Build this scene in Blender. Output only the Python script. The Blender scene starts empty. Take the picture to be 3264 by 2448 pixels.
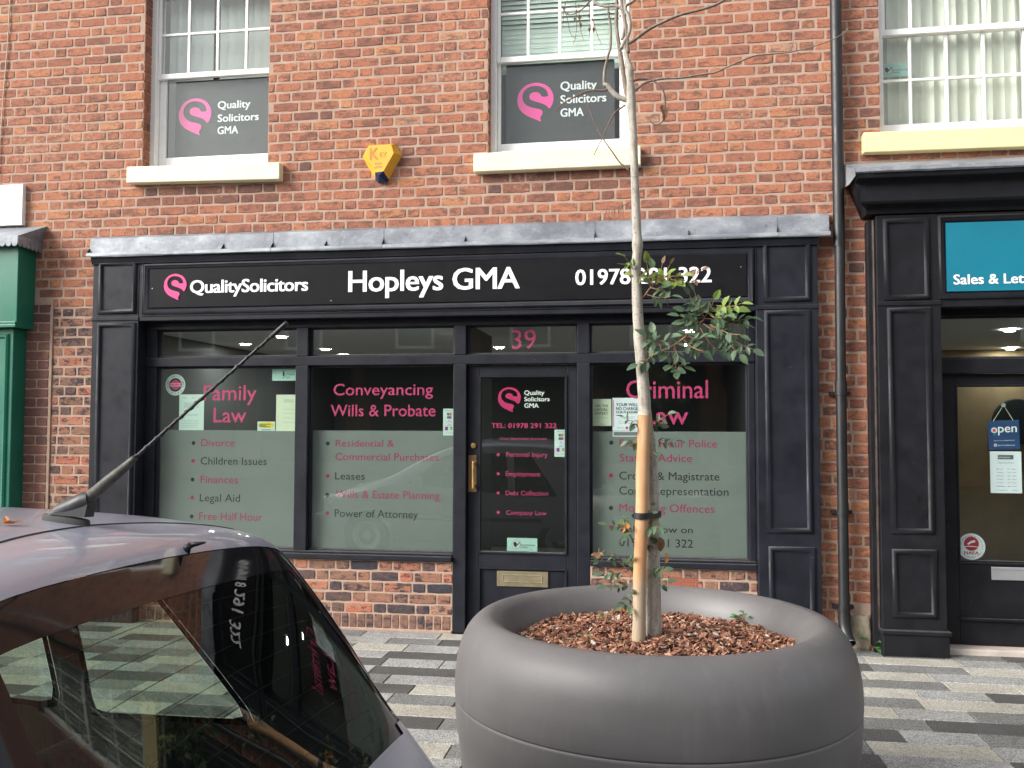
import bpy, bmesh, math, random
from mathutils import Vector, Matrix, noise
random.seed(7)
S = bpy.context.scene
COL = S.collection
# ------------------------------------------------------------------ camera
W0, H0, FPX = 3264.0, 2448.0, 2850.0
YAW, PIT, ROL = 0.15432629, 0.04648982, 0.00232472
CAM = Vector((0.0, -6.85, 1.605))
_f = Vector((-math.sin(YAW)*math.cos(PIT), math.cos(YAW)*math.cos(PIT), math.sin(PIT)))
_r = Vector((math.cos(YAW), math.sin(YAW), 0)); _u = _r.cross(_f)
_r2 = _r*math.cos(ROL)+_u*math.sin(ROL); _u2 = -_r*math.sin(ROL)+_u*math.cos(ROL)
cd = bpy.data.cameras.new('camera'); cam = bpy.data.objects.new('camera', cd); COL.objects.link(cam)
cd.sensor_width = 36; cd.lens = FPX/W0*36; cd.clip_start = 0.05; cd.clip_end = 300
M = Matrix.Identity(4)
for i in range(3):
    M[i][0] = _r2[i]; M[i][1] = _u2[i]; M[i][2] = -_f[i]; M[i][3] = CAM[i]
cam.matrix_world = M; S.camera = cam
# ------------------------------------------------------------------ world, sun, exposure
SUN_EL, SUN_AZ = math.radians(28), math.radians(238)      # azimuth from +Y clockwise
w = bpy.data.worlds.new('World'); S.world = w; w.use_nodes = True
nt = w.node_tree; nt.nodes.clear()
sky = nt.nodes.new('ShaderNodeTexSky'); sky.sky_type = 'NISHITA'; sky.sun_disc = False
sky.sun_elevation = SUN_EL; sky.sun_rotation = SUN_AZ; sky.air_density = 1.0; sky.dust_density = 4.0
hs = nt.nodes.new('ShaderNodeHueSaturation'); hs.inputs['Saturation'].default_value = 0.22
bg = nt.nodes.new('ShaderNodeBackground'); bg.inputs['Strength'].default_value = 0.15
ow = nt.nodes.new('ShaderNodeOutputWorld')
nt.links.new(sky.outputs[0], hs.inputs['Color']); nt.links.new(hs.outputs[0], bg.inputs[0]); nt.links.new(bg.outputs[0], ow.inputs[0])
sl = bpy.data.lights.new('sun', 'SUN'); sl.energy = 1.5; sl.angle = math.radians(32); sl.color = (1, 0.965, 0.91)
so = bpy.data.objects.new('sun', sl); COL.objects.link(so)
sd = Vector((math.sin(SUN_AZ)*math.cos(SUN_EL), math.cos(SUN_AZ)*math.cos(SUN_EL), math.sin(SUN_EL)))
so.rotation_euler = sd.to_track_quat('Z', 'Y').to_euler(); so.location = (0, -8, 12)
S.view_settings.view_transform = 'Standard'; S.view_settings.look = 'None'
S.view_settings.exposure = 1.05; S.view_settings.gamma = 1; S.view_settings.use_curve_mapping = False

# ------------------------------------------------------------------ helpers
def wp(x, y, Y):
    """the point of the vertical plane y=Y behind pixel (x, y) of the photograph"""
    d = _f + _r2*((x-W0/2)/FPX) - _u2*((y-H0/2)/FPX)
    return CAM + d*((Y-CAM.y)/d.y)
def tag(o, label=None, cat=None, group=None, kind=None):
    if label: o['label'] = label
    if cat: o['category'] = cat
    if group: o['group'] = group
    if kind: o['kind'] = kind
    return o
def empty(name, loc, label, cat, group=None):
    o = bpy.data.objects.new(name, None); COL.objects.link(o); o.location = loc; o.empty_display_size = .1
    return tag(o, label, cat, group)
def link(name, me, parent=None, loc=None):
    o = bpy.data.objects.new(name, me); COL.objects.link(o)
    if parent is not None:
        o.parent = parent
        o.matrix_parent_inverse = Matrix.Translation(-world_loc(parent))
    if loc: o.location = loc
    return o
def world_loc(o):
    # all empties/parts are unrotated in this scene: only translations accumulate
    v = Vector((0, 0, 0))
    v = v + o.location
    if o.parent is not None:
        v = v + world_loc(o.parent) + o.matrix_parent_inverse.translation
    return v
class MB:
    def __init__(s): s.v = []; s.f = []; s.m = []; s.t = []; s.uv = None
    def add(s, vs, fs, mi=0, tone=0.0):
        b = len(s.v); s.v += [tuple(v) for v in vs]
        for f in fs: s.f.append([b+i for i in f]); s.m.append(mi); s.t.append(tone)
    def box(s, x0, x1, y0, y1, z0, z1, mi=0, tone=0.0):
        s.add([(x0,y0,z0),(x1,y0,z0),(x1,y1,z0),(x0,y1,z0),(x0,y0,z1),(x1,y0,z1),(x1,y1,z1),(x0,y1,z1)],
              [(0,3,2,1),(4,5,6,7),(0,1,5,4),(1,2,6,5),(2,3,7,6),(3,0,4,7)], mi, tone); return s
    def ring(s, x0, x1, z0, z1, prof, y, mi=0):
        """mitred frame in the x-z plane; prof = [(inset, dy), ...]"""
        vs = []
        for a, d in prof:
            vs += [(x0+a,y+d,z0+a),(x1-a,y+d,z0+a),(x1-a,y+d,z1-a),(x0+a,y+d,z1-a)]
        fs = []
        for i in range(len(prof)-1):
            for k in range(4):
                a=i*4+k; b=i*4+(k+1)%4; fs.append((a,b,b+4,a+4))
        s.add(vs, fs, mi); return s
    def tube(s, pts, rad, n=8, cap=True, mi=0, tone=0.0):
        pts = [Vector(p) for p in pts]; rad = rad if hasattr(rad,'__len__') else [rad]*len(pts)
        vs = []; up = None
        for i, p in enumerate(pts):
            t = (pts[min(i+1,len(pts)-1)]-pts[max(i-1,0)]).normalized()
            if up is None: up = t.orthogonal().normalized()
            up = (up - t*up.dot(t)).normalized(); b = t.cross(up)
            for k in range(n):
                a = 2*math.pi*k/n; vs.append(p+(up*math.cos(a)+b*math.sin(a))*rad[i])
        fs = [(i*n+k, i*n+(k+1)%n, (i+1)*n+(k+1)%n, (i+1)*n+k) for i in range(len(pts)-1) for k in range(n)]
        if cap: fs += [tuple(range(n))[::-1], tuple(range((len(pts)-1)*n, len(pts)*n))]
        s.add(vs, fs, mi, tone); return s
    def lathe(s, prof, c, n=64, mi=0):
        vs = []; 
        for r, z in prof:
            for k in range(n):
                a = 2*math.pi*k/n; vs.append((c[0]+r*math.cos(a), c[1]+r*math.sin(a), c[2]+z))
        fs = [(i*n+k, i*n+(k+1)%n, (i+1)*n+(k+1)%n, (i+1)*n+k) for i in range(len(prof)-1) for k in range(n)]
        s.add(vs, fs, mi); return s
    def prism(s, poly, y0, y1, mi=0, tone=0.0):
        """poly = [(x, z)...] extruded from y0 (front) to y1"""
        n = len(poly); ar = sum(poly[i][0]*poly[(i+1)%n][1]-poly[(i+1)%n][0]*poly[i][1] for i in range(n))
        if ar < 0: poly = poly[::-1]
        vs = [(x,y0,z) for x,z in poly]+[(x,y1,z) for x,z in poly]
        fs = [tuple(range(n)), tuple(range(n,2*n))[::-1]]+[(i, i+n, (i+1)%n+n, (i+1)%n) for i in range(n)]
        s.add(vs, fs, mi, tone); return s
    def disc(s, cx, cz, r, y0, y1, n=28, mi=0, rx=1.0):
        return s.prism([(cx+r*rx*math.cos(2*math.pi*k/n), cz+r*math.sin(2*math.pi*k/n)) for k in range(n)], y0, y1, mi)
    def mesh(s, name, mats, smooth=False, tone=False, fix=True):
        me = bpy.data.meshes.new(name); me.from_pydata(s.v, [], s.f)
        for m in (mats if isinstance(mats,(list,tuple)) else [mats]): me.materials.append(m)
        if len(me.materials) > 1: me.polygons.foreach_set('material_index', s.m)
        if tone:
            a = me.attributes.new('tone', 'FLOAT', 'FACE'); a.data.foreach_set('value', s.t)
        me.update()
        if fix:
            bm = bmesh.new(); bm.from_mesh(me); bmesh.ops.recalc_face_normals(bm, faces=bm.faces); bm.to_mesh(me); bm.free()
        if smooth: me.polygons.foreach_set('use_smooth', [True]*len(me.polygons))
        return me
    def build(s, name, mats, parent=None, smooth=False, bevel=0, tone=False, auto=None, fix=True, seg=2):
        o = link(name, s.mesh(name, mats, smooth or auto is not None, tone, fix), parent)
        if bevel:
            b = o.modifiers.new('bevel','BEVEL'); b.width = bevel; b.segments = seg; b.limit_method = 'ANGLE'; b.angle_limit = math.radians(40)
        if auto is not None:
            o.data.set_sharp_from_angle(angle=math.radians(auto))
        return o

# ------------------------------------------------------------------ materials
def new_mat(name):
    m = bpy.data.materials.new(name); m.use_nodes = True
    n = m.node_tree.nodes; p = n['Principled BSDF']; return m, m.node_tree, p
def N(t, typ, **kw):
    n = t.nodes.new(typ)
    for k, v in kw.items():
        if k in n.inputs: n.inputs[k].default_value = v
        else: setattr(n, k, v)
    return n
def ramp(t, src, stops):
    r = t.nodes.new('ShaderNodeValToRGB'); e = r.color_ramp.elements
    while len(e) > 1: e.remove(e[-1])
    e[0].position = stops[0][0]; c = stops[0][1]; e[0].color = (*c,1) if len(c)==3 else c
    for p, c in stops[1:]:
        k = e.new(p); k.color = (*c,1) if len(c)==3 else c
    if src is not None: t.links.new(src, r.inputs[0])
    return r
def mixc(t, fac, a, b, mode='MIX'):
    m = t.nodes.new('ShaderNodeMix'); m.data_type = 'RGBA'; m.blend_type = mode
    for i, v in ((0,fac),(6,a),(7,b)):
        if isinstance(v, (int,float)): m.inputs[i].default_value = v
        elif isinstance(v, tuple): m.inputs[i].default_value = (*v,1)
        else: t.links.new(v, m.inputs[i])
    return m.outputs[2]
def mth(t, op, a, b=None, c=None):
    m = t.nodes.new('ShaderNodeMath'); m.operation = op
    for i, v in enumerate((a,b,c)):
        if v is None: continue
        if isinstance(v,(int,float)): m.inputs[i].default_value = v
        else: t.links.new(v, m.inputs[i])
    return m.outputs[0]
def pos_noise(t, scale, detail=4, rough=.6, stretch=None, off=0):
    g = t.nodes.new('ShaderNodeNewGeometry'); mp = t.nodes.new('ShaderNodeMapping')
    mp.inputs['Location'].default_value = (off,off*1.7,off*.6)
    if stretch: mp.inputs['Scale'].default_value = stretch
    t.links.new(g.outputs['Position'], mp.inputs[0])
    n = N(t,'ShaderNodeTexNoise'); n.inputs['Scale'].default_value = scale; n.inputs['Detail'].default_value = detail; n.inputs['Roughness'].default_value = rough
    t.links.new(mp.outputs[0], n.inputs['Vector']); return n.outputs['Fac']
def bump(t, p, h, strength=.4, dist=.003):
    b = t.nodes.new('ShaderNodeBump'); b.inputs['Strength'].default_value = strength; b.inputs['Distance'].default_value = dist
    t.links.new(h, b.inputs['Height']); t.links.new(b.outputs[0], p.inputs['Normal']); return b
def simple(name, col, rough=.5, metal=0, var=.0, nscale=12, bstr=0, bscale=80, coat=0, spec=None, bdist=.002, lo=None):
    m, t, p = new_mat(name)
    p.inputs['Roughness'].default_value = rough; p.inputs['Metallic'].default_value = metal; p.inputs['Coat Weight'].default_value = coat
    if spec is not None: p.inputs['Specular IOR Level'].default_value = spec
    if var:
        r = ramp(t, pos_noise(t, nscale), [(.3, tuple(c*(1-var) for c in col)), (.7, tuple(min(1,c*(1+var)) for c in col))])
        t.links.new(r.outputs[0], p.inputs['Base Color'])
        rr = ramp(t, pos_noise(t, nscale*.7, off=3), [(.3,(rough*.8,)*3),(.7,(min(1,rough*1.25),)*3)]); t.links.new(rr.outputs[0], p.inputs['Roughness'])
    else: p.inputs['Base Color'].default_value = (*col,1)
    if bstr: bump(t, p, pos_noise(t, bscale), bstr, bdist)
    return m
def tone_src(t):
    a = N(t,'ShaderNodeAttribute', attribute_type='OBJECT', attribute_name='tone')
    b = N(t,'ShaderNodeAttribute', attribute_type='GEOMETRY', attribute_name='tone')
    return mth(t,'ADD', a.outputs['Fac'], b.outputs['Fac'])
def brick_material(name, stops, smudge=(.05,.035,.035), smf=.75, smt=(.52,.66)):
    m, t, p = new_mat(name)
    tone = tone_src(t)
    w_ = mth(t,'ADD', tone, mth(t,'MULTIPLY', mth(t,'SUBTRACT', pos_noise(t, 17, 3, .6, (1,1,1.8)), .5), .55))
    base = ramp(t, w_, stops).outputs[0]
    fine = ramp(t, pos_noise(t, 90, 4, .7), [(.3,(.72,)*3),(.7,(1.18,)*3)]).outputs[0]
    c = mixc(t, 1.0, base, fine, 'MULTIPLY')
    sm = mth(t,'ADD', pos_noise(t, 15, 5, .72, (1,1,2.0), 5), mth(t,'MULTIPLY', mth(t,'SUBTRACT', pos_noise(t, 3.1, 2, .5, None, 9), .5), .25))
    c = mixc(t, ramp(t, sm, [(smt[0],(0,0,0)),(smt[1],(smf,)*3)]).outputs[0], c, smudge)
    # lime smears
    lm = ramp(t, mth(t,'MULTIPLY', pos_noise(t, 38, 4, .7, None, 13), pos_noise(t, 1.7, 2, .5, None, 4)), [(.335,(0,0,0)),(.40,(.55,)*3)]).outputs[0]
    c = mixc(t, lm, c, (.42,.27,.19))
    t.links.new(c, p.inputs['Base Color']); p.inputs['Roughness'].default_value = .92; p.inputs['Specular IOR Level'].default_value = .25
    bump(t, p, mth(t,'ADD', pos_noise(t, 60, 5, .7), mth(t,'MULTIPLY', sm, .8)), .8, .006)
    return m
M_brick = brick_material('red_brick', [(0,(.14,.080,.068)),(.12,(.22,.10,.074)),(.38,(.33,.137,.090)),(.7,(.41,.168,.100)),(.9,(.47,.215,.110)),(1,(.40,.24,.17))], (.11,.07,.06), .68, (.50,.60))
M_multi = brick_material('multi_brick', [(0,(.05,.046,.055)),(.25,(.13,.08,.07)),(.5,(.26,.14,.095)),(.75,(.38,.16,.10)),(.92,(.45,.15,.09)),(1,(.36,.21,.14))], (.032,.034,.046), .9, (.50,.60))
M_purple = brick_material('purple_brick', [(0,(.12,.065,.06)),(.4,(.19,.095,.08)),(.75,(.24,.12,.09)),(1,(.32,.20,.13))], (.10,.06,.06), .4)
def mortar_material():
    m, t, p = new_mat('mortar')
    r = ramp(t, pos_noise(t, 9, 5, .7), [(.3,(.34,.235,.175)),(.6,(.43,.305,.235)),(.8,(.50,.375,.29))])
    t.links.new(r.outputs[0], p.inputs['Base Color']); p.inputs['Roughness'].default_value = .95
    bump(t, p, pos_noise(t, 120, 4, .7), .8, .004); return m
M_mortar = mortar_material()
def paint_material(name, col, wear=(.33,.34,.36), rough=.33, wearth=(.70,.76), bs=.35):
    m, t, p = new_mat(name)
    c = ramp(t, pos_noise(t, 5, 4, .6), [(.3,tuple(x*.75 for x in col)),(.7,tuple(x*1.5 for x in col))]).outputs[0]
    wr = ramp(t, mth(t,'ADD', pos_noise(t, 55, 5, .75, (1,1,1), 2), mth(t,'MULTIPLY', mth(t,'SUBTRACT', pos_noise(t, 2.5, 2, .5, None, 6), .5), .3)), [(wearth[0],(0,0,0)),(wearth[1],(.6,)*3)]).outputs[0]
    c = mixc(t, wr, c, wear)
    # dust on the faces that look up
    g = t.nodes.new('ShaderNodeNewGeometry'); sp = t.nodes.new('ShaderNodeSeparateXYZ'); t.links.new(g.outputs['Normal'], sp.inputs[0])
    du = mth(t,'MULTIPLY', ramp(t, sp.outputs[2], [(.35,(0,0,0)),(.9,(.5,)*3)]).outputs[0], pos_noise(t, 30, 3, .6, None, 8))
    c = mixc(t, du, c, (.23,.22,.21))
    t.links.new(c, p.inputs['Base Color'])
    rr = ramp(t, pos_noise(t, 8, 4, .6, None, 4), [(.3,(rough*.75,)*3),(.7,(rough*1.4,)*3)]); t.links.new(rr.outputs[0], p.inputs['Roughness'])
    p.inputs['Specular IOR Level'].default_value = .24
    bump(t, p, pos_noise(t, 45, 3, .6, (1,1,.25)), bs, .0012); return m
M_black = paint_material('navy_black_gloss_paint', (.0100,.0112,.0165), rough=.5)
M_black2 = paint_material('black_gloss_paint', (.0085,.009,.0115), rough=.46)
M_green = simple('green_gloss_paint', (.010,.14,.088), .34, var=.12, nscale=3, bstr=.15, bscale=30)
M_white = simple('white_gloss_paint', (.88,.88,.87), .35, var=.03, bstr=.2, bscale=30)
M_cream = simple('cream_masonry_paint', (.84,.79,.54), .7, var=.05, nscale=6, bstr=.6, bscale=60, bdist=.003)
M_yellow = simple('yellow_masonry_paint', (.83,.72,.36), .7, var=.05, nscale=6, bstr=.6, bscale=60, bdist=.003)
def lead_material():
    m, t, p = new_mat('weathered_lead')
    n1 = pos_noise(t, 3.2, 6, .65, (1,1,1.6)); n2 = pos_noise(t, 26, 5, .7, (.6,1,1), 4)
    c = ramp(t, n1, [(.3,(.13,.14,.16)),(.48,(.20,.215,.24)),(.62,(.29,.31,.335)),(.75,(.45,.47,.49))]).outputs[0]
    c = mixc(t, ramp(t, n2, [(.56,(0,0,0)),(.68,(.55,)*3)]).outputs[0], c, (.36,.38,.41))
    c = mixc(t, ramp(t, pos_noise(t, 14, 5, .7, None, 11), [(.62,(0,0,0)),(.7,(.6,)*3)]).outputs[0], c, (.07,.065,.07))
    t.links.new(c, p.inputs['Base Color']); p.inputs['Roughness'].default_value = .55; p.inputs['Metallic'].default_value = .25
    bump(t, p, pos_noise(t, 9, 4, .6), .5, .01); return m
M_lead = lead_material()
def glass_material(name, tint=(.93,.96,.95), f0=.04, rough=0.0):
    m, t, p = new_mat(name); t.nodes.remove(p)
    g = t.nodes.new('ShaderNodeNewGeometry'); d = N(t,'ShaderNodeVectorMath', operation='DOT_PRODUCT')
    t.links.new(g.outputs['Normal'], d.inputs[0]); t.links.new(g.outputs['Incoming'], d.inputs[1])
    c = mth(t,'SUBTRACT', 1.0, mth(t,'ABSOLUTE', d.outputs['Value']))
    f = mth(t,'ADD', mth(t,'MULTIPLY', mth(t,'POWER', c, 5.0), 1-f0), f0)
    tr = t.nodes.new('ShaderNodeBsdfTransparent'); tr.inputs[0].default_value = (*tint,1)
    gl = t.nodes.new('ShaderNodeBsdfGlossy'); gl.inputs['Roughness'].default_value = rough
    mx = t.nodes.new('ShaderNodeMixShader'); t.links.new(f, mx.inputs[0]); t.links.new(tr.outputs[0], mx.inputs[1]); t.links.new(gl.outputs[0], mx.inputs[2])
    t.links.new(mx.outputs[0], t.nodes['Material Output'].inputs[0]); return m
M_glass = glass_material('window_glass', (.91,.95,.93), .06)
M_glassU = glass_material('upstairs_glass', (.92,.95,.94), .035)
M_carglass = glass_material('tinted_car_glass', (.58,.67,.61), .04)
M_frost = simple('frosted_film', (.200,.215,.203), .85, var=.05, nscale=2)
M_pink = simple('pink_vinyl', (.70,.035,.17), .45)
M_pinkwin = simple('pink_window_vinyl', (.60,.05,.18), .6)
M_pinkfr = simple('deep_pink_window_vinyl', (.36,.022,.095), .6)
M_pinkbr = simple('bright_pink_print', (.93,.085,.38), .5)
M_dark = simple('dark_vinyl', (.012,.016,.018), .5)
M_wtext = simple('white_vinyl', (.88,.88,.88), .5)
M_poster = simple('charcoal_poster', (.052,.049,.052), .6, var=.06, nscale=40)
M_signb = simple('black_sign_board', (.008,.008,.0095), .45, var=.1, spec=.13)
M_teal = simple('teal_sign_board', (.005,.16,.235), .35, var=.08, nscale=2)
M_paper = simple('white_paper', (.60,.72,.66), .8, var=.02)
M_paper2 = simple('cream_paper', (.68,.72,.56), .8, var=.02)
M_paper3 = simple('bright_white_paper', (.80,.82,.88), .8, var=.02)
M_mint = simple('pale_green_sticker', (.42,.62,.55), .7)
M_print = simple('grey_print', (.13,.15,.15), .8)
M_print2 = simple('faint_print', (.36,.42,.40), .8)
M_brass = simple('aged_brass', (.55,.37,.14), .35, 1, var=.2, nscale=30)
M_brassd = simple('tarnished_brass', (.22,.13,.07), .45, .7, var=.2, nscale=30)
M_bronze = simple('dull_bronze', (.36,.31,.20), .42, .8, var=.15, nscale=20)
M_alu = simple('aluminium', (.62,.64,.66), .35, .8, var=.05)
M_plastic = simple('black_plastic', (.013,.014,.016), .5, var=.2, nscale=20, bstr=.1)
M_pipe = simple('black_pipe_plastic', (.012,.0125,.014), .45, var=.25, nscale=9, bstr=.1)
def speckle(name, base, dark, light, s=150, sh=.5):
    m, t, p = new_mat(name)
    n = pos_noise(t, s, 2, .6); n2 = pos_noise(t, s*.45, 2, .6, None, 7)
    c = ramp(t, n, [(.38,dark),(.46,base),(.54,base),(.62,light)]).outputs[0]
    c = mixc(t, ramp(t, n2, [(.40,(.55,)*3),(.50,(0,0,0))]).outputs[0], c, dark)
    big = ramp(t, pos_noise(t, 2.3, 5, .65, None, 3), [(.35,(.78,.77,.75)),(.65,(1.08,1.08,1.08))]).outputs[0]
    c = mixc(t, 1.0, c, big, 'MULTIPLY')
    t.links.new(c, p.inputs['Base Color']); p.inputs['Roughness'].default_value = .62
    p.inputs['Specular IOR Level'].default_value = .4
    bump(t, p, n, .35, .0015); return m
M_pave = [speckle('charcoal_block', (.095,.093,.092), (.05,.05,.05), (.15,.145,.14)),
          speckle('mid_grey_block', (.20,.20,.195), (.07,.07,.072), (.40,.40,.38)),
          speckle('light_grey_block', (.36,.36,.35), (.11,.11,.11), (.60,.60,.58)),
          speckle('cream_granite_block', (.46,.44,.38), (.20,.19,.165), (.62,.60,.54))]
M_joint = simple('joint_sand', (.10,.095,.085), .95, var=.3, nscale=40)
M_asphalt = simple('asphalt', (.055,.055,.057), .9, var=.25, nscale=60, bstr=.8, bscale=200)
M_stone = simple('rough_sandstone', (.29,.25,.18), .95, var=.35, nscale=11, bstr=1, bscale=25, bdist=.01)
M_step = simple('stone_threshold', (.48,.42,.37), .9, var=.18, nscale=7, bstr=.6, bscale=60)
M_planter = simple('planter_resin', (.125,.119,.120), .46, var=.09, nscale=2.2, bstr=.22, bscale=170, bdist=.0012)
def planter_material():
    m, t, p = new_mat('planter_resin'); big = pos_noise(t, 2.2, 5, .65); st_ = pos_noise(t, 16, 4, .6, (1,1,.12), 5); sp = pos_noise(t, 70, 3, .6, None, 2)
    c = ramp(t, big, [(.3,(.108,.103,.105)),(.7,(.140,.133,.132))]).outputs[0]
    c = mixc(t, ramp(t, st_, [(.55,(0,0,0)),(.72,(.22,)*3)]).outputs[0], c, (.20,.19,.18))
    c = mixc(t, ramp(t, sp, [(.70,(0,0,0)),(.74,(.5,)*3)]).outputs[0], c, (.07,.065,.06))
    g = t.nodes.new('ShaderNodeNewGeometry'); s3 = t.nodes.new('ShaderNodeSeparateXYZ'); t.links.new(g.outputs['Position'], s3.inputs[0])
    z = mth(t,'ADD', s3.outputs[2], mth(t,'MULTIPLY', mth(t,'SUBTRACT', st_, .5), .25)); c = mixc(t, ramp(t, z, [(.05,(.6,)*3),(.30,(0,0,0))]).outputs[0], c, (.11,.095,.075))
    t.links.new(c, p.inputs['Base Color']); t.links.new(ramp(t, big, [(.3,(.40,)*3),(.7,(.54,)*3)]).outputs[0], p.inputs['Roughness'])
    bump(t, p, pos_noise(t, 170), .3, .0014); return m
M_planter = planter_material()
M_ceil = simple('white_ceiling', (.78,.80,.80), .9)
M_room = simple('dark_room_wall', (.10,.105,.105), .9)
M_carpet = simple('beige_carpet', (.26,.25,.23), .95)
M_ochre = simple('ochre_room_wall', (.27,.20,.105), .9, var=.15, nscale=3)
def emis(name, col, st):
    m, t, p = new_mat(name); p.inputs['Emission Color'].default_value = (*col,1); p.inputs['Emission Strength'].default_value = st
    p.inputs['Base Color'].default_value = (*col,1); return m
M_lamp = emis('downlight_lens', (1,.98,.95), 190)

# ------------------------------------------------------------------ text
_tc = {}
def text_mesh(txt, offset=0.0, spacing=1.0):
    k = (txt, offset, spacing)
    if k in _tc: return _tc[k]
    cu = bpy.data.curves.new('t','FONT'); cu.body = txt; cu.size = 1; cu.offset = offset; cu.space_character = spacing; cu.resolution_u = 3
    o = bpy.data.objects.new('t', cu); COL.objects.link(o)
    dg = bpy.context.evaluated_depsgraph_get(); me = bpy.data.meshes.new_from_object(o.evaluated_get(dg))
    vs = [v.co.copy() for v in me.vertices]; fs = [list(p.vertices) for p in me.polygons]
    bpy.data.objects.remove(o); bpy.data.curves.remove(cu); bpy.data.meshes.remove(me)
    _tc[k] = (vs, fs); return vs, fs
def cap_h(offset): 
    vs, _ = text_mesh('H', offset); return max(v.y for v in vs)
def put_text(mb, txt, x0, x1, ztop, zbase, y, offset=0.0, mi=0, spacing=1.0, ref=None, tilt=0.0):
    extra = max(0.0, offset-.002) if offset > .011 else 0.0; offset = 0.0 if extra else offset
    vs, fs = text_mesh(txt, offset, spacing)
    rv = vs if ref is None else text_mesh(ref, offset, spacing)[0]
    a = min(v.x for v in rv); b = max(v.x for v in rv)
    sx = (x1-x0)/(b-a); sz = (ztop-zbase)/cap_h(offset)
    for j, (ex, ez) in enumerate(((0,0),(1,.5),(-1,-.5),(1,-.5),(-1,.5)) if extra else ((0,0),)):
        out = []
        for v in vs:
            X = x0+(v.x-a+ex*extra)*sx; Z = zbase+(v.y+ez*extra)*sz
            out.append((X, y-.00012*j, Z+(X-x0)*tilt))
        mb.add(out, fs, mi)
def lettering(txt, r, Y, mat, parent, offset=0.0, ref=None, name='lettering', spacing=1.0):
    """r = (x0, x1, top, base) pixels of the photograph on the plane y=Y"""
    a = wp(r[0], (r[2]+r[3])/2, Y); b = wp(r[1], (r[2]+r[3])/2, Y); xm = (r[0]+r[1])/2
    t_ = wp(xm, r[2], Y).z; bs = wp(xm, r[3], Y).z
    mb = MB(); put_text(mb, txt, a.x, b.x, t_, bs, Y, offset, ref=ref, spacing=spacing)
    return mb.build(name, mat, parent, fix=False)
EMB = [(540,415),(562,380),(572,335),(562,290),(535,250),(495,225),(440,213),(385,222),(340,250),(312,290),(302,340),(310,385),(330,420),(360,448),(400,470),(440,487),(482,507),(470,475),(486,455),(492,432),(478,415),(440,405),(400,395),(365,375),(345,345),(340,310),(350,278),(375,252),(410,238),(450,238),(490,250),(520,275),(530,305),(530,322),(482,322),(475,300),(455,287),(425,283),(398,295),(390,318),(400,340),(430,352),(480,368),(520,388)]
def smooth_poly(P, it=2):
    for _ in range(it):
        Q = []
        for i in range(len(P)):
            a = P[i]; b = P[(i+1)%len(P)]
            Q += [(a[0]*.75+b[0]*.25, a[1]*.75+b[1]*.25), (a[0]*.25+b[0]*.75, a[1]*.25+b[1]*.75)]
        P = Q
    return P
def emblem(cx, cy, R, Y, mat, parent):
    c = wp(cx, cy, Y); r = wp(cx+R, cy, Y).x-c.x
    poly = [(c.x+(x-437)/135*r, c.z-(y-348)/135*r) for x, y in smooth_poly(EMB, 1)]
    return MB().prism(poly, Y-.0006, Y+.0006).build('emblem', mat, parent)
def arc_text(mb, txt, cx, cz, r, a0, a1, size, y, flip=False, mi=0, offset=.01):
    """letters set round a circle; angles in degrees, clockwise for the top line"""
    n = len(txt)
    for i, ch in enumerate(txt):
        if ch == ' ': continue
        a = math.radians(a0+(a1-a0)*i/(n-1)); vs, fs = text_mesh(ch, offset)
        mx = (min(v.x for v in vs)+max(v.x for v in vs))/2
        rot = a-math.pi/2 if not flip else a+math.pi/2
        out = []
        for v in vs:
            lx = (v.x-mx)*size; lz = (v.y-.35)*size
            out.append((cx+r*math.cos(a)+lx*math.cos(rot)-lz*math.sin(rot), y, cz+r*math.sin(a)+lx*math.sin(rot)+lz*math.cos(rot)))
        mb.add(out, fs, mi)

# ------------------------------------------------------------------ ground
g = MB().box(-60,60,-60,-4.03,-.30,-.10).build('road', M_asphalt); tag(g, kind='structure')
g = MB().box(-60,60,-3.90,60,-.30,-.012).build('ground', M_joint); tag(g, kind='structure')
g = MB().box(-60,60,-4.028,-3.902,-.30,.004).build('kerb', M_pave[1], bevel=.01); tag(g, kind='structure')
pv = empty('pavement', (0,0,0), None, None); tag(pv, kind='structure')
random.seed(21)
blocks = []
y = -.02; row = 0; cur = []
while y > -3.7:
    x = -6.5 - random.random()*.6
    last = -1; prev = cur; cur = []
    while x < 5.2:
        L = random.choice([.40,.40,.60,.60])
        above = [b[4] for b in prev if b[0] < x+L-.05 and b[1] > x+.05]
        for _ in range(6):
            c = random.choices([0,1,2,3],[.28,.28,.27,.17])[0]
            if c != last and c not in above: break
        last = c; blocks.append((x, x+L, y-.195, y, c)); cur.append(blocks[-1]); x += L
    y -= .195; row += 1
def pave_vis(b):
    cx = (b[0]+b[1])/2; cy = (b[2]+b[3])/2
    return (cx > .65 and cy > -2.7 and cx < 3.6) or (cx < -.1 and cx > -2.6 and cy > -3.0) or (cy>-.5 and cx>-2.6)
vis = [b for b in blocks if pave_vis(b)]
vis.sort(key=lambda b: -(b[1]-b[0])*1000/((b[3]+7.2)**3)); vset = set(id(b) for b in vis[:298])
rest = MB(); pmc = {}
for b in blocks:
    L = b[1]-b[0]-.006; c = b[4]; dz = random.uniform(-.0012,.0012)
    if id(b) in vset:
        k = (round(L,3), c)
        if k not in pmc: pmc[k] = MB().box(-L/2,L/2,-.0950,.0950,-.05,0).mesh('paving_block', M_pave[c])
        o = link('paving_block', pmc[k], pv, ((b[0]+b[1])/2,(b[2]+b[3])/2,dz)); o.rotation_euler.z = random.uniform(-.002,.002)
        if len(pmc) and not o.modifiers:
            bv = o.modifiers.new('bevel','BEVEL'); bv.width = .003; bv.segments = 1
    else: rest.box(b[0]+.002,b[1]-.002,b[2]+.002,b[3]-.002,-.05,dz,c)
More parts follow.
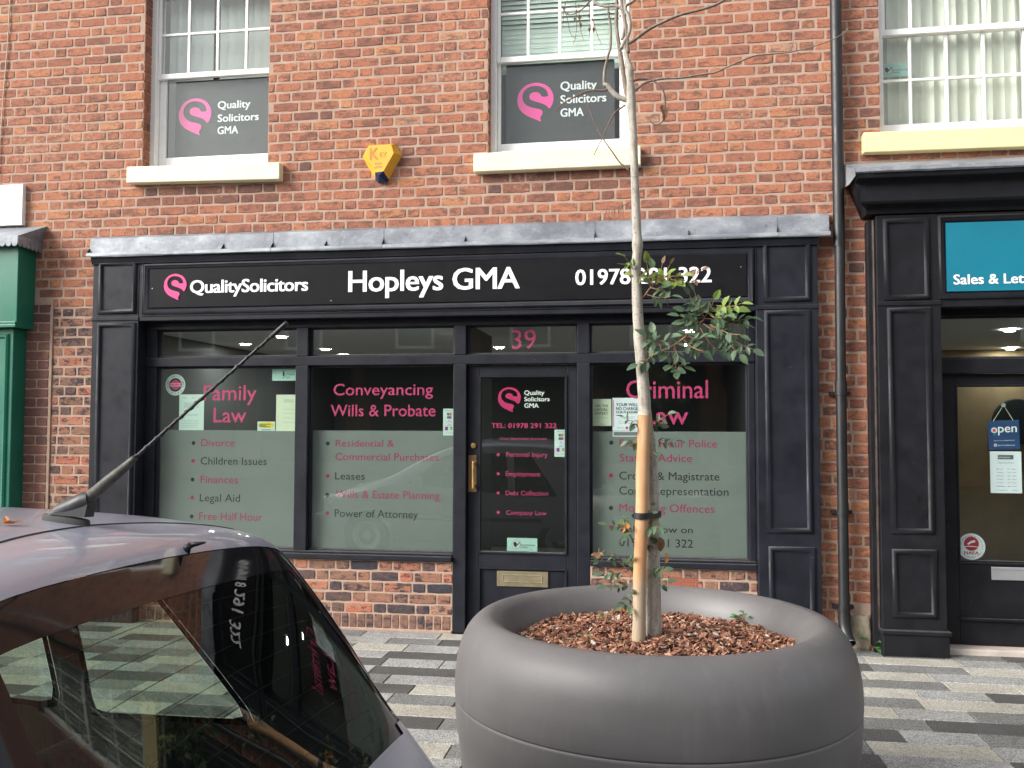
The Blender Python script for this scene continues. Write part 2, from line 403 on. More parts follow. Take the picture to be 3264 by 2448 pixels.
o = rest.build('paving_blocks', M_pave, pv); tag(o, kind='stuff')

# ------------------------------------------------------------------ bricks
_bm = {}
def brick_mesh(w_, h_, var, mat, name='brick'):
    k = (round(w_/.004), round(h_*1000), var, mat.name)
    if k in _bm: return _bm[k]
    rnd = random.Random(hash((k[0],k[1],var)) & 0xffff)
    rounded = .004
    def outline(ins, wob):
        hw, hh = w_/2-ins, h_/2-ins; P = []
        nx = 4 if w_ > .15 else 2
        for i in range(nx): P.append((-hw+2*hw*i/nx, -hh))
        P.append((hw,-hh)); P.append((hw, 0))
        for i in range(nx): P.append((hw-2*hw*i/nx, hh))
        P.append((-hw, hh)); P.append((-hw, 0))
        out = []
        for x, z in P:
            cx = .0025 if abs(abs(x)-hw)<1e-6 and abs(abs(z)-hh)<1e-6 else 0
            out.append((x*(1-cx/hw)+rnd.uniform(-wob,wob)*.7, z*(1-cx/hh)+rnd.uniform(-wob,wob)))
        return out
    A = outline(0, .0024); n = len(A)
    B = [(x*(1-.0045/(w_/2)), z*(1-.0045/(h_/2))) for x, z in A]
    mb = MB(); vs = [(x, .03, z) for x, z in A]+[(x, -.0002, z) for x, z in A]+[(x, -.0030+rnd.uniform(-.0012,.0008), z) for x, z in B]
    fs = [(i,(i+1)%n,(i+1)%n+n,i+n) for i in range(n)]+[(i+n,(i+1)%n+n,(i+1)%n+2*n,i+2*n) for i in range(n)]+[tuple(range(2*n,3*n))]
    mb.add(vs, fs); _bm[k] = mb.mesh(name, mat); return _bm[k]
HB, CP = .0685, .083
def courses(x0, x1, z0, z1, holes, zoff=0.0, bond='flemish', seed=1, SL=.216, HL=.101):
    rnd = random.Random(seed); out = []; J = .0135; k = 0; z = z0
    while z < z1-.02:
        zc = z+CP/2; unit = SL+HL+2*J
        x = -12 + (unit/2 if k % 2 else 0) + rnd.uniform(-.015,.015); s = 0
        while x < x1:
            L = (SL if s % 2 == 0 else HL)+rnd.uniform(-.006,.006); s += 1
            segs = [(max(x,x0), min(x+L,x1))]
            for hx0,hx1,hz0,hz1 in holes:
                if zc > hz0-.025 and zc < hz1+.025:
                    n2 = []
                    for a, b in segs:
                        if b <= hx0 or a >= hx1: n2.append((a,b))
                        else:
                            if a < hx0-.004: n2.append((a,hx0-.003))
                            if b > hx1+.004: n2.append((hx1+.003,b))
                    segs = n2
            for a, b in segs:
                if b-a > .028: out.append([(a+b)/2, zc, b-a, HB+rnd.uniform(-.003,.002)])
            x += L+J
        z += CP; k += 1
    return out
def frame_px(x, z, Y=0):
    d = Vector((x,Y,z))-CAM; zc = d.dot(_f); return W0/2+FPX*d.dot(_r2)/zc, H0/2-FPX*d.dot(_u2)/zc, zc
def lay_bricks(blist, parent, mat, ny, occl, limit=300, seed=3, tonef=None):
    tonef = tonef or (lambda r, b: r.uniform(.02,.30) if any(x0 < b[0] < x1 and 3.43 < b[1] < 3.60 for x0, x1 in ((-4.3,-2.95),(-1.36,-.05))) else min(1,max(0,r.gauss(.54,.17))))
    rnd = random.Random(seed); cand = []
    for i, b in enumerate(blist):
        px, py, zc = frame_px(b[0], b[1]); ok = -20 < px < W0+20 and -10 < py < H0
        for ox0,ox1,oz0,oz1 in occl:
            if ox0 < b[0] < ox1 and oz0 < b[1] < oz1: ok = False
        if ok: cand.append((-b[2]*b[3]/zc**2, i))
    cand.sort(); pick = set(i for _, i in cand[:limit]); mb = MB(); nrest = 0
    for i, b in enumerate(blist):
        tone = tonef(rnd, b) if tonef else min(1,max(0,rnd.gauss(.5,.24)))
        wave = .0035*math.sin(b[0]*1.3+b[1]*2.1)
        if i in pick:
            me = brick_mesh(b[2], b[3], rnd.randrange(5), mat)
            o = link('brick', me, parent, (b[0], ny+rnd.uniform(-.0015,.002), b[1]+wave)); o.rotation_euler.y = rnd.gauss(0,.006)
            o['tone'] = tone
        else:
            nrest += 1; me = brick_mesh(b[2], b[3], rnd.randrange(5), mat); y0 = ny+rnd.uniform(-.0015,.002)
            mb.add([(v.co.x+b[0], v.co.y+y0, v.co.z+b[1]+wave) for v in me.vertices], [list(p.vertices) for p in me.polygons], 0, tone)
    if nrest:
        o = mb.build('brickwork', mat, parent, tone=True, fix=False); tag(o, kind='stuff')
def wall_with_holes(mb, x0, x1, z0, z1, y0, y1, holes):
    xs = sorted(set([x0,x1]+[h[0] for h in holes]+[h[1] for h in holes])); xs = [x for x in xs if x0 <= x <= x1]
    zs = sorted(set([z0,z1]+[h[2] for h in holes]+[h[3] for h in holes])); zs = [z for z in zs if z0 <= z <= z1]
    for i in range(len(xs)-1):
        run = None
        for k in range(len(zs)-1):
            cx, cz = (xs[i]+xs[i+1])/2, (zs[k]+zs[k+1])/2
            inside = any(h[0] < cx < h[1] and h[2] < cz < h[3] for h in holes)
            if not inside: run = [zs[k], zs[k+1]] if run is None else [run[0], zs[k+1]]
            if inside or k == len(zs)-2:
                if run: mb.box(xs[i], xs[i+1], y0, y1, run[0], run[1])
                run = None
W1 = (-4.215,-3.10,3.72,5.36); W2 = (-1.265,-.155,3.72,5.36); W3 = (1.685,2.80,3.72,5.36)
W4 = (-7.1,-6.0,3.72,5.36)
H_shop = (-4.56,1.19,-.1,3.02)
main = empty('brick_building', (-2,0,0), 'long red brick building with two white sash windows over the dark solicitors shopfront', 'building')
mb = MB(); holes_main = [W1,W2,(-4.50,1.14,-.1,2.95)]
wall_with_holes(mb, -8.2, 1.41, -.1, 7.4, .0004, .26, holes_main+[W4])
mb.build('mortar_wall', M_mortar, main)
L_pier = (-12,-5.005,-.1,2.62)
bl = courses(-8.2, 1.372, 0.02, 7.35, [W1,W2,W4,H_shop,L_pier,(-9,-5.175,2.62,3.02)], seed=5)
low = [b for b in bl if b[0] < -4.5 and b[1] < 2.62]; up = [b for b in bl if not (b[0] < -4.5 and b[1] < 2.62)]
occ = [(-4.6,1.2,0,3.2),(-9,-5.28,3.2,3.65),(-9,-5.1,0,3.3),(-9,-5.5,0,9)]
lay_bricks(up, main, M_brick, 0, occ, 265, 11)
lay_bricks(low, main, M_multi, 0, occ+[(-9,-4.5,-1,.9)], 35, 12)
# window reveals of cut bricks
def reveal(x, side, z0, z1, parent, mat, y1=.115):
    z = .02+CP*math.ceil((z0-.02)/CP); k = 0
    while z < z1-.03:
        d = .095 if k % 2 else .055
        m_ = MB(); s_ = -side
        m_.box(min(x, x+s_*.007), max(x, x+s_*.007), .002, min(y1,.002+(.098 if k%2 else .05)), z+.006, z+.006+HB, 0)
        if k % 2 == 0: m_.box(min(x, x+s_*.007), max(x, x+s_*.007), .063, y1, z+.006, z+.006+HB, 0)
        o = m_.build('brick', mat, parent); o['tone'] = random.uniform(.25,.7); z += CP; k += 1
for wx in (W1, W2, W4): reveal(wx[0], -1, wx[2], wx[3], main, M_brick)
right = empty('brick_building', (3,0,0), 'red brick building right of the black downpipe with a white window of vertical blinds', 'building')
mb = MB(); wall_with_holes(mb, 1.412, 6.5, -.1, 7.4, .0008, .26, [W3,(2.06,4.6,0.0,2.5),(4.9,6.0,3.72,5.36)]); mb.build('mortar_wall', M_mortar, right)
bl = courses(1.384, 6.5, -.012, 7.3, [W3,(1.60,4.9,-.1,3.45),(4.9,6.0,3.72,5.36),(1.40,1.56,-.1,.26)], seed=9)
lay_bricks(bl, right, M_brick, 0, [(1.55,9,0,3.45),(2.8,9,0,9)], 300, 13, lambda r, b: min(1,max(0,r.gauss(.5 if b[1]>2.5 else (.62 if b[0]>1.42 else .10),.20))))
# purple pier between the green shop and the solicitors
pier = empty('brick_pier', (-5.1,0,0), 'narrow plum brick pier beside the green shopfront', 'brick pier')
MB().box(-5.6,-5.006,-.0095,.0008,-.05,2.60).build('mortar_bed', M_mortar, pier)
z = .0; k = 0; rnd = random.Random(4)
while z < 2.55:
    if k % 2: spans = [(-5.235,-5.02)]
    else: spans = [(-5.235,-5.133),(-5.122,-5.02)]
    for a, b in spans:
        me = brick_mesh(b-a, .070, rnd.randrange(5), M_purple)
        o = link('brick', me, pier, ((a+b)/2, -.012, z+.04)); o['tone'] = min(1,max(0,rnd.gauss(.4,.22)))
    z += .0795; k += 1
MB().box(-5.017,-4.992,-.0125,.001,.0,2.60).build('mortar_joint', M_mortar, pier, bevel=.004)
# ------------------------------------------------------------------ upper windows
M_slat = simple('blind_fabric', (.66,.68,.66), .8)
M_slat2 = simple('bright_blind_fabric', (.80,.78,.70), .8)
M_slat3 = simple('white_blind_slat', (.74,.82,.74), .6)
def pane(x0, x1, z0, z1, y, parent, mat=None, name='pane', th=.004):
    return MB().box(x0, x1, y, y+th, z0, z1).build(name, mat or M_glass, parent)
def sash_window(R, parent, rail, gl, bars_v, up_h, low_h, blind):
    x0, x1, z0, z1 = R; zs = R[2]+.03
    f = MB()                                            # box frame
    f.box(x0, x0+.05, .10, .24, zs, z1); f.box(x1-.05, x1, .10, .24, zs, z1)
    f.box(x0+.05, x1-.05, .102, .24, z1-.05, z1-.002); f.box(x0+.05, x1-.05, .095, .24, zs, zs+.045)
    win = f.build('sash_window', M_white, parent, bevel=.004)
    ux0, ux1 = x0+.052, x1-.052; a, b = .125, .158; c, d = .162, .196
    def sash(name, zb, zt, bh, th_, y0_, y1_, st, vs, hs_):
        s = MB(); s.box(ux0, ux0+st, y0_, y1_, zb, zt); s.box(ux1-st, ux1, y0_, y1_, zb, zt)
        s.box(ux0+st, ux1-st, y0_+.0015, y1_, zb, zb+bh); s.box(ux0+st, ux1-st, y0_+.0015, y1_, zt-th_, zt)
        s.build(name, M_white, win, bevel=.004)
        for v in vs: MB().box(v-.011, v+.011, y0_+.004, y1_-.004, zb+bh, zt-th_).build('glazing_bar', M_white, win, bevel=.003)
        xs = [ux0+st]+[v for v in vs]+[ux1-st]
        for h in hs_:
            for i in range(len(xs)-1):
                MB().box(xs[i]+(.011 if i else 0), xs[i+1]-(.011 if i < len(xs)-2 else 0), y0_+.005, y1_-.005, h-.010, h+.010).build('glazing_bar', M_white, win, bevel=.003)
        ym = (y0_+y1_)/2; zz = [zb+bh]+list(hs_)+[zt-th_]
        for i in range(len(xs)-1):
            for k in range(len(zz)-1): pane(xs[i]-.002, xs[i+1]+.002, zz[k]-.002, zz[k+1]+.002, ym+random.uniform(-.0008,.0008), win, M_glassU)
    sash('upper_sash', rail-.045, z1-.05, .045, .05, a, b, .028 if len(low_h)==0 else .022, bars_v, up_h)
    sash('lower_sash', zs+.045, rail-.004, gl[2]-zs-.045, .04 if low_h else .03, c, d, gl[0]-ux0, bars_v if low_h else [], low_h)
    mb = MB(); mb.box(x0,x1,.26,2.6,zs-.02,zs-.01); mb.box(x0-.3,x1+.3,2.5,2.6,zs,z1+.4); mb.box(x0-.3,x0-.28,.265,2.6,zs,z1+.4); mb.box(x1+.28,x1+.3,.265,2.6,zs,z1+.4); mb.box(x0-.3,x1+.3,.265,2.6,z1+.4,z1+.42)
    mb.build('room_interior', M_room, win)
    if blind == 'slats':
        x = x0+.075; k = 0
        while x < x1-.05:
            if k != 5:
                s = MB(); t_ = .030; s.add([(x,.27,z0+.1),(x+.082,.27+t_,z0+.1),(x+.082,.27+t_,z1-.02),(x,.27,z1-.02)], [(0,1,2,3)]); s.build('blind_slat', M_slat, win, fix=False)
            x += .078; k += 1
    if blind == 'bright':
        x = x0+.03
        while x < x1-.03:
            s = MB(); P = [(x+.09*i/5, .235+.028*math.sin(math.pi*i/5*.9)+.012*i/5) for i in range(6)]
            s.add([(px,py,z0+.1) for px,py in P]+[(px,py,z1-.02) for px,py in P], [(i,i+1,i+7,i+6) for i in range(5)])
            s.build('blind_slat', M_slat2, win, fix=False, smooth=True); x += .0835
    if blind == 'venetian':
        z = 4.50; k = 0
        while z < z1-.05:
            ang = math.radians(84 if z < 4.84 else 64); dy, dz = .024*math.cos(ang), .024*math.sin(ang)
            MB().add([(x0+.07,.26-dy,z-dz),(x1-.07,.26-dy,z-dz),(x1-.07,.26+dy,z+dz),(x0+.07,.26+dy,z+dz)], [(0,1,2,3)])
            s = MB(); s.add([(x0+.07,.26-dy,z-dz),(x1-.07,.26-dy,z-dz),(x1-.07,.26+dy,z+dz),(x0+.07,.26+dy,z+dz)], [(0,1,2,3)]); s.build('blind_slat', M_slat3, win, fix=False)
            z += .041; k += 1
    return win
sash_window((W1[0],-3.01,W1[2],W1[3]), main, 4.605, (-4.100,-3.08,3.888,4.55), (-3.885,-3.625,-3.365), (4.945,), (), 'slats')
sash_window(W2, main, 4.570, (-1.187,-.212,3.872,4.52), (-.96,-.705,-.45), (4.925,), (), 'venetian')
sash_window(W3, right, 4.600, (1.745,2.7,3.880,4.55), (1.945,2.205,2.465), (4.935,), (4.22,), 'bright')
W5 = (4.9,6.0,3.72,5.36)
sash_window(W4, main, 4.605, (-6.985,-6.115,3.888,4.55), (-6.77,-6.55,-6.33), (4.945,), (), 'slats')
sash_window(W5, right, 4.600, (4.96,5.94,3.880,4.55), (5.17,5.45,5.73), (4.935,), (4.22,), 'bright')
def sill(x0, x1, z0, z1, parent, mat, dz=0.0):
    mb = MB().box(x0, x1, -.08, .10, z0, z1)
    mb.v = [(x, y_, z+(x-x0)/(x1-x0)*dz) for x, y_, z in mb.v]
    o = mb.build('window_sill', mat, parent, bevel=.008); return o
sill(-4.305,-2.962,3.615,3.752, main, M_cream, -.022)
sill(-1.362,-.068,3.585,3.732, main, M_cream, .0)
sill(1.548,2.95,3.607,3.756, right, M_yellow, -.008)
sill(-7.2,-5.9,3.66,3.75, main, M_cream); sill(4.76,6.12,3.607,3.756, right, M_yellow)
# window posters
def poster(x0, x1, z0, z1, yy, em, lines, label):
    t_ = empty('window_poster', ((x0+x1)/2, yy, z0), label, 'poster', 'charcoal posters in the upstairs windows')
    MB().box(x0, x1, yy, yy+.003, z0, z1).build('backing_board', M_poster, t_)
    emblem(em[0], em[1], em[2], yy-.002, M_pinkbr, t_)
    for txt, r in lines: lettering(txt, r, yy-.002, M_wtext, t_, .022)
    return t_
def r1(x, y): return (x*.4973, y*.4973)
def r2(x, y): return (1080+x*.4973, y*.4973)
poster(-4.035,-3.09,3.86,4.56,.202,(621.6,368,52.7),[('Quality',(694.7,797.7,320.8,344.1)),('Solicitors',(694.7,824,362,385.4)),('GMA',(693.7,758.6,402.8,426.2))],'charcoal poster with pink emblem in left upstairs window, crinkled along its lower edge')
poster(-1.150,-.275,3.86,4.53,.202,(1706.6,321,58.7),[('Quality',(1787,1901.5,258,284.5)),('Solicitors',(1787,1932,300.5,326.5)),('GMA',(1787,1860,345,370.5))],'smooth charcoal poster with pink emblem in upstairs window behind the tree')
# ------------------------------------------------------------------ solicitors shopfront
shop = empty('shopfront', (-1.7,-.1,0), 'navy black timber shopfront with lead topped cornice and number 39 over its door', 'shopfront')
PR = [(0,0),(.004,-.012),(.018,-.020),(.030,-.016),(.036,-.004),(.042,.0)]         # raised panel moulding
PR2 = [(0,0),(.004,-.016),(.016,-.024),(.026,-.018),(.034,-.018),(.046,-.004),(.055,.0)]
def pilaster(x0, x1, name='pilaster', parent=shop, mat=M_black, yf=-.10, panels=(), z1=3.0, base=None, band=2.48):
    mb = MB(); mb.box(x0, x1, yf, .098, 0.0, z1)
    o = mb.build(name, mat, parent, bevel=.004)
    for a, b, c, d in panels: MB().ring(a, b, c, d, PR, yf, 0).build('panel_moulding', mat, o, auto=50)
    b = MB(); b.box(x0-.004, x1+.004, yf-.008, yf-.0005, band-.018, band+.012); b.build('moulding_strip', mat, o, bevel=.004)
    if base: 
        b = MB(); b.box(x0-base[2], x1+base[2], yf-base[1], .0, -.01, base[0]); b.box(x0-base[2]-.012, x1+base[2]+.012, yf-base[1]-.014, 0, base[0]+.0005, base[0]+.03); b.build('plinth', mat, o, bevel=.006)
    return o
pilaster(-4.570,-4.155, panels=[(-4.52,-4.175,2.515,2.955),(-4.52,-4.175,.83,2.445),(-4.52,-4.175,.16,.735)])
pilaster(.768,1.206, panels=[(.818,1.160,2.515,2.97),(.822,1.152,.83,2.455),(.835,1.165,.16,.735)])
MB().box(-4.153,.766,-.10,.098,2.455,3.0).build('fascia', M_black, shop, bevel=.004)
o = MB().ring(-4.112,.757,2.505,2.925,PR2,-.10,0).build('fascia_moulding', M_black, shop, auto=50)
MB().ring(-4.13,.775,2.49,2.94,[(0,0),(.003,-.006),(.012,-.008),(.017,0)],-.10,0).build('fascia_moulding', M_black, shop, auto=50)
mb = MB()                                               # cornice section swept along x
prof = [(0,2.93),(-.118,2.93),(-.122,2.948),(-.128,2.958),(-.132,2.985),(-.14,2.992),(-.14,3.0),(0,3.0)]
vs = [(-4.575,a,b) for a,b in prof]+[(1.212,a,b) for a,b in prof]; n = len(prof)
mb.add(vs, [(i,(i+1)%n,(i+1)%n+n,i+n) for i in range(n)]+[tuple(range(n))[::-1],tuple(range(n,2*n))]); mb.build('cornice', M_black, shop, auto=35)
# lead sheets: upstand and rolled lip
xs = [-4.605,-3.42,-3.00,-2.55,-2.08,-1.42,-.42,.28,.92,1.292]
for i in range(len(xs)-1):
    a, b = xs[i]+.0015, xs[i+1]+(.005 if i < len(xs)-2 else 0); rnd = random.Random(i); dy = -.0025*(i % 2); nx = 10; v = []; f = []
    sec = [(-.004,3.178),(-.060,3.172),(-.098,3.150),(-.104,3.08),(-.106,3.022),(-.150,3.020),(-.156,3.012),(-.158,2.992),(-.152,2.984),(-.14,2.988)]
    for j in range(nx+1):
        x = a+(b-a)*j/nx
        for k, (yy, zz) in enumerate(sec):
            wob = .0035*noise.noise(Vector((x*5, zz*7, 3))) if k > 0 else 0
            v.append((x, yy+wob+dy, zz+.004*noise.noise(Vector((x*3.1, k*.7, 9)))))
    ns = len(sec)
    for j in range(nx):
        for k in range(ns-1): f.append((j*ns+k, j*ns+k+1, (j+1)*ns+k+1, (j+1)*ns+k))
    f += [tuple(range(ns))[::-1], tuple(range(nx*ns,(nx+1)*ns))]
    m_ = MB(); m_.add(v, f); m_.build('lead_sheet', M_lead, shop, auto=40)
# frame members
def bar(name, x0, x1, z0, z1, y0, y1, mat=M_black, parent=shop, bevel=.005): return MB().box(x0,x1,y0,y1,z0,z1).build(name, mat, parent, bevel=bevel)
bar('header', -4.153,.766,2.392,2.4535,.012,.097)
bar('transom', -4.153,.766,2.085,2.160,.006,.0965)
bar('jamb', -4.153,-4.062,.02,2.391,.02,.0975); bar('jamb', .718,.7665,.02,2.391,.02,.0975)
for a, b in ((-2.835,-2.728),(-1.530,-1.428),(-.562,-.462)):
    zb = .0 if a > -1.6 else .601
    bar('mullion', a, b, zb, 2.0845, .0, .0975); bar('mullion', a+.004, b-.004, 2.1605, 2.3915, .0025, .0975)
for a, b in ((-4.153,-1.531),(-.461,.7665)):
    mb = MB(); mb.box(a, b, -.032, .09, .545, .588); mb.box(a, b, -.004, .0905, .5885, .606); mb.build('window_sill', M_black, shop, bevel=.007)
BEAD = [(0,0),(0,-.012),(.010,-.012),(.018,-.002),(.018,.012)]
def light(name, x0, x1, z0, z1, yf=.075, parent=shop, mat=M_black):
    f = MB().ring(x0-.006, x1+.006, z0-.006, z1+.006, [(-.006,.016),(-.006,-.012),(.002,-.014),(.010,-.004),(.012,.008)], yf-.012).build(name, mat, parent, auto=40)
    pane(x0, x1, z0, z1, yf, f, name='glass', th=.006); return f
FX = [(-4.05,-2.845),(-2.718,-1.540),(-1.418,-.572),(-.452,.708)]
fans = [light('fanlight', a, b, 2.172, 2.385) for a, b in FX]
lettering('39', (1632,1707.6,1051,1112), .083, M_pinkwin, fans[2], .0)
WZ = (.615,2.075); ZF = 1.562
wins = [light('display_window', FX[i][0], FX[i][1], *WZ) for i in (0,1,3)]
for wdw, i in zip(wins, (0,1,3)):
    MB().box(FX[i][0]+.004, FX[i][1]-.004, .0846, .0856, WZ[0], ZF).build('frosted_film', M_frost, wdw)
YL = .0836
def bullet(x, y, mat, parent, r=.0165):
    c = wp(x, y, YL); MB().disc(c.x, c.z, r, YL, YL+.001, 16).build('bullet', mat, parent)
def z4(x, y): return (280+x*.3074, 960+y*.3074)
def rz(o, s, x0, x1, t_, b): return (o[0]+x0*s, o[0]+x1*s, o[1]+t_*s, o[1]+b*s)
def LT(txt, r, wdw, mat, off=0.0): return lettering(txt, r, YL, mat, wdw, off)
a = (280,960); s = .3074
LT('Family', rz(a,s,1200,1750,872,1026), wins[0], M_pinkwin, .006); LT('Law', rz(a,s,1303,1642,1105,1255), wins[0], M_pinkwin, .006)
a = (560,1380); s = .2049
for i, (txt, r, by, bx) in enumerate([('Divorce',(397,912,95,208),157,277),('Children Issues',(388,1415,380,495),435,270),('Finances',(388,970,668,783),725,262),('Legal Aid',(375,1000,952,1068),1005,257),('Free Half Hour',(365,1345,1240,1360),1298,248)]):
    LT(txt, rz(a,s,*r), wins[0], M_pinkfr if i % 2 == 0 else M_dark); bullet(a[0]+bx*s, a[1]+by*s, M_dark if i % 2 == 0 else M_pinkfr, wins[0])
a = (960,1140); s = .226
LT('Conveyancing', rz(a,s,455,1860,368,528), wins[1], M_pinkwin, .006); LT('Wills & Probate', rz(a,s,415,1895,662,825), wins[1], M_pinkwin, .006)
LT('Residential &', rz(a,s,485,1310,1160,1255), wins[1], M_pinkfr); LT('Commercial Purchases', rz(a,s,482,1940,1348,1450), wins[1], M_pinkfr)
D = 1.4756
for i, (txt, x0, x1, t_, b, bx, by) in enumerate([('Leases',724,788,1020.5,1036,708,1028),('Wills & Estate Planning',725,950,1060.5,1077,707,1069),('Power of Attorney',723,903,1101.5,1118,707,1108.5)]):
    LT(txt, (x0*D,x1*D,t_*D,b*D), wins[1], M_dark if i != 1 else M_pinkfr); bullet(bx*D, by*D, M_pinkfr if i != 1 else M_dark, wins[1])
bullet(708*D, 958*D, M_dark, wins[1])
a = (1860,1220); s = .2532
LT('Criminal', (1996,2257,1212,1269), wins[2], M_pinkwin, .006); LT('Law', (2052,2194,1295,1352), wins[2], M_pinkwin, .006)
for i, (txt, r, mt) in enumerate([('Free 24 Hour Police',(455,1680,715,812),0),('Station Advice',(455,1365,897,995),0),('Crown & Magistrate',(450,1710,1125,1225),1),('Court Representation',(450,1825,1313,1415),1),('Motoring Offences',(450,1650,1530,1630),0)]):
    LT(txt, rz(a,s,*r), wins[2], M_dark if mt else M_pinkfr)
LT('Call us now on', (1974.7,2208,1677,1697.5), wins[2], M_dark); LT('01978 291 322', (1974,2209,1718,1743.5), wins[2], M_dark)
for x, y_, mt in ((1948.6,1411,M_dark),(1947.4,1515.5,M_pinkfr),(1947.4,1619,M_dark),(1947.6,1681,M_pinkfr)): bullet(x, y_, mt, wins[2])
# stall riser
riser = MB(); riser.box(-4.153,-1.531,.0016,.09,-.02,.5445); riser.box(-.461,.7665,.0016,.09,-.02,.5445); riser = riser.build('stall_riser', M_mortar, shop)
AIR = (.118,.335,.385,.470)
rb = courses(-4.15,-1.533,.128,.545,[],seed=31)+courses(-.459,.765,.128,.545,[AIR],seed=32)
rnd = random.Random(8)
def put_brick(b, parent, mat, ny, tone, rot=True):
    o = link('brick', brick_mesh(b[2], b[3], rnd.randrange(5), mat), parent, (b[0], ny+rnd.uniform(-.0012,.0015), b[1]))
    o.rotation_euler.y = rnd.gauss(0,.006); o['tone'] = tone
for b in rb: put_brick(b, riser, M_multi, 0, min(1,max(0,rnd.gauss(.48,.30))))
for x0_, x1_ in ((-4.15,-1.533),(-.459,.765)):
    x = x0_
    while x < x1_-.04:
        wb = min(.068+rnd.uniform(-.005,.006), x1_-x); put_brick((x+wb/2,.070,wb-.007,.108), riser, M_multi, .001, rnd.uniform(.3,.5)); x += wb
MB().box(-4.15,-1.533,-.012,.004,-.02,.018).build('mortar_fillet', M_mortar, shop, bevel=.006)
ab = MB(); ax0,ax1,az0,az1 = AIR; ab.box(ax0,ax1,.012,.03,az0,az1,1)
nx_ = 9
for i in range(nx_+1): 
    x = ax0+(ax1-ax0-.012)*i/nx_; ab.box(x, x+.012, -.003,.0115, az0, az1)
for k in range(4):
    z = az0+(az1-az0-.013)*k/3; ab.box(ax0+.0002, ax1-.0002, -.0024,.0115, z, z+.013)
ab.build('air_brick', [simple('terracotta', (.30,.09,.055), .9), M_room], shop)
# door
door = MB(); yd0, yd1 = .052, .092
door.box(-1.424,-1.332,yd0,yd1,.03,2.078); door.box(-.645,-.566,yd0,yd1,.03,2.078)
door.box(-1.3315,-.6455,yd0+.001,yd1,1.995,2.078); door.box(-1.3315,-.6455,yd0+.001,yd1,.03,.11)
door.box(-1.3315,-.6455,yd0+.001,yd1,.50,.615); door.box(-1.3315,-.6455,yd0+.016,yd1-.01,.11,.50)
door = door.build('door', M_black, shop, bevel=.004)
MB().ring(-1.334,-.643,.613,1.997,[(0,0),(0,-.010),(.012,-.010),(.018,.006)],yd0).build('glazing_bead', M_black, door, auto=40)
MB().ring(-1.334,-.643,.108,.502,[(0,.0),(.0,-.006),(.010,-.006),(.020,.012)],yd0).build('glazing_bead', M_black, door, auto=40)
MB().box(-1.345,-.63,.018,.051,.095,.135).build('weather_bar', M_black, door, bevel=.012)
pane(-1.3315,-.6455,.60,2.0,.070,door,name='glass',th=.006)
MB().box(-1.425,-.563,-.03,.09,-.02,.028).build('threshold', M_black, shop, bevel=.004)
def L6(txt, x0, x1, t_, b, mat, off=0.0):
    return lettering(txt, (1460+x0*.1808,1460+x1*.1808,1180+t_*.1808,1180+b*.1808), .0775, mat, door, off)
emblem(1623.6,1271,37,.0775, simple('deep_pink_print',(.62,.03,.16),.5), door)
L6('Quality',1170,1520,358,434,M_wtext,.02); L6('Solicitors',1170,1613,470,547,M_wtext,.02); L6('GMA',1170,1420,585,661,M_wtext,.02)
L6('TEL: 01978 291 322',590,1735,935,1018,M_pinkwin,.022); L6('Our Services Include',735,1565,1182,1228,M_pinkwin); L6('Personal Injury',850,1580,1445,1528,M_pinkwin)
def L5(txt, x0, x1, t_, b, off=0): return lettering(txt, (1080+x0*.4973,1080+x1*.4973,b0+t_*.4973,b0+b*.4973), .0775, M_pinkwin, door, off)
b0 = 800; L5('Employment',1070,1292,1414,1444); L5('Debt Collection',1070,1342,1538,1567)
b0 = 1623; L5('Company Law',1072,1330,9,37)
for x, y_ in ((1588,1449),(1588,1510),(1588,1571),(1588,1633)):
    c = wp(x, y_, .0775); MB().disc(c.x, c.z, .012, .0775, .0785, 14).build('bullet', M_pinkwin, door)
# handle, lock, letter plate
MB().box(-1.419,-1.352,.047,.0515,1.085,1.372).build('handle_plate', M_brassd, door, bevel=.002)
hd = MB(); hd.box(-1.378,-1.356,-.005,.010,1.115,1.325); hd.box(-1.376,-1.358,.010,.047,1.122,1.145); hd.box(-1.376,-1.358,.010,.047,1.295,1.318)
hd.build('pull_handle', M_brass, door, bevel=.004)
lk = MB(); lk.disc(-1.378,1.447,.021,.040,.0515,20); lk.disc(-1.378,1.447,.012,.036,.0399,16); lk.build('lock', M_brass, door, bevel=.002)
lp = MB(); lp.box(-1.190,-.790,.058,.0675,.360,.478); lp.ring(-1.148,-.832,.392,.452,[(0,0),(.002,-.004),(.006,-.004),(.010,.003)],.058); lp.build('letter_plate', M_bronze, door, bevel=.0025)
# ------------------------------------------------------------------ fascia sign
sign = empty('fascia_sign', (-1.68,-.112,2.565), 'long black sign board with pink emblem and white raised lettering above the shop windows', 'sign')
MB().box(-4.056,.700,-.112,-.1005,2.562,2.878).build('board', M_signb, sign)
YS = -.116
emblem(558.5,911.5,36.6,YS, simple('sign_pink', (.85,.05,.23), .4), sign)
lettering('QualitySolicitors',(607,981,890,930),YS,M_wtext,sign,.024,spacing=.95)
lettering('Hopleys GMA',(1112,1655,858,924),YS,M_wtext,sign,.020,spacing=.96)
lettering('01978 291 322',(1835,2267,855.5,903.5),YS,M_wtext,sign,.022)
MB().disc(-4.03,2.72,.004,-.1145,-.112,8).disc(.66,2.78,.004,-.1145,-.112,8).disc(-2.5,2.59,.004,-.1145,-.112,8).build('screw', M_alu, sign)
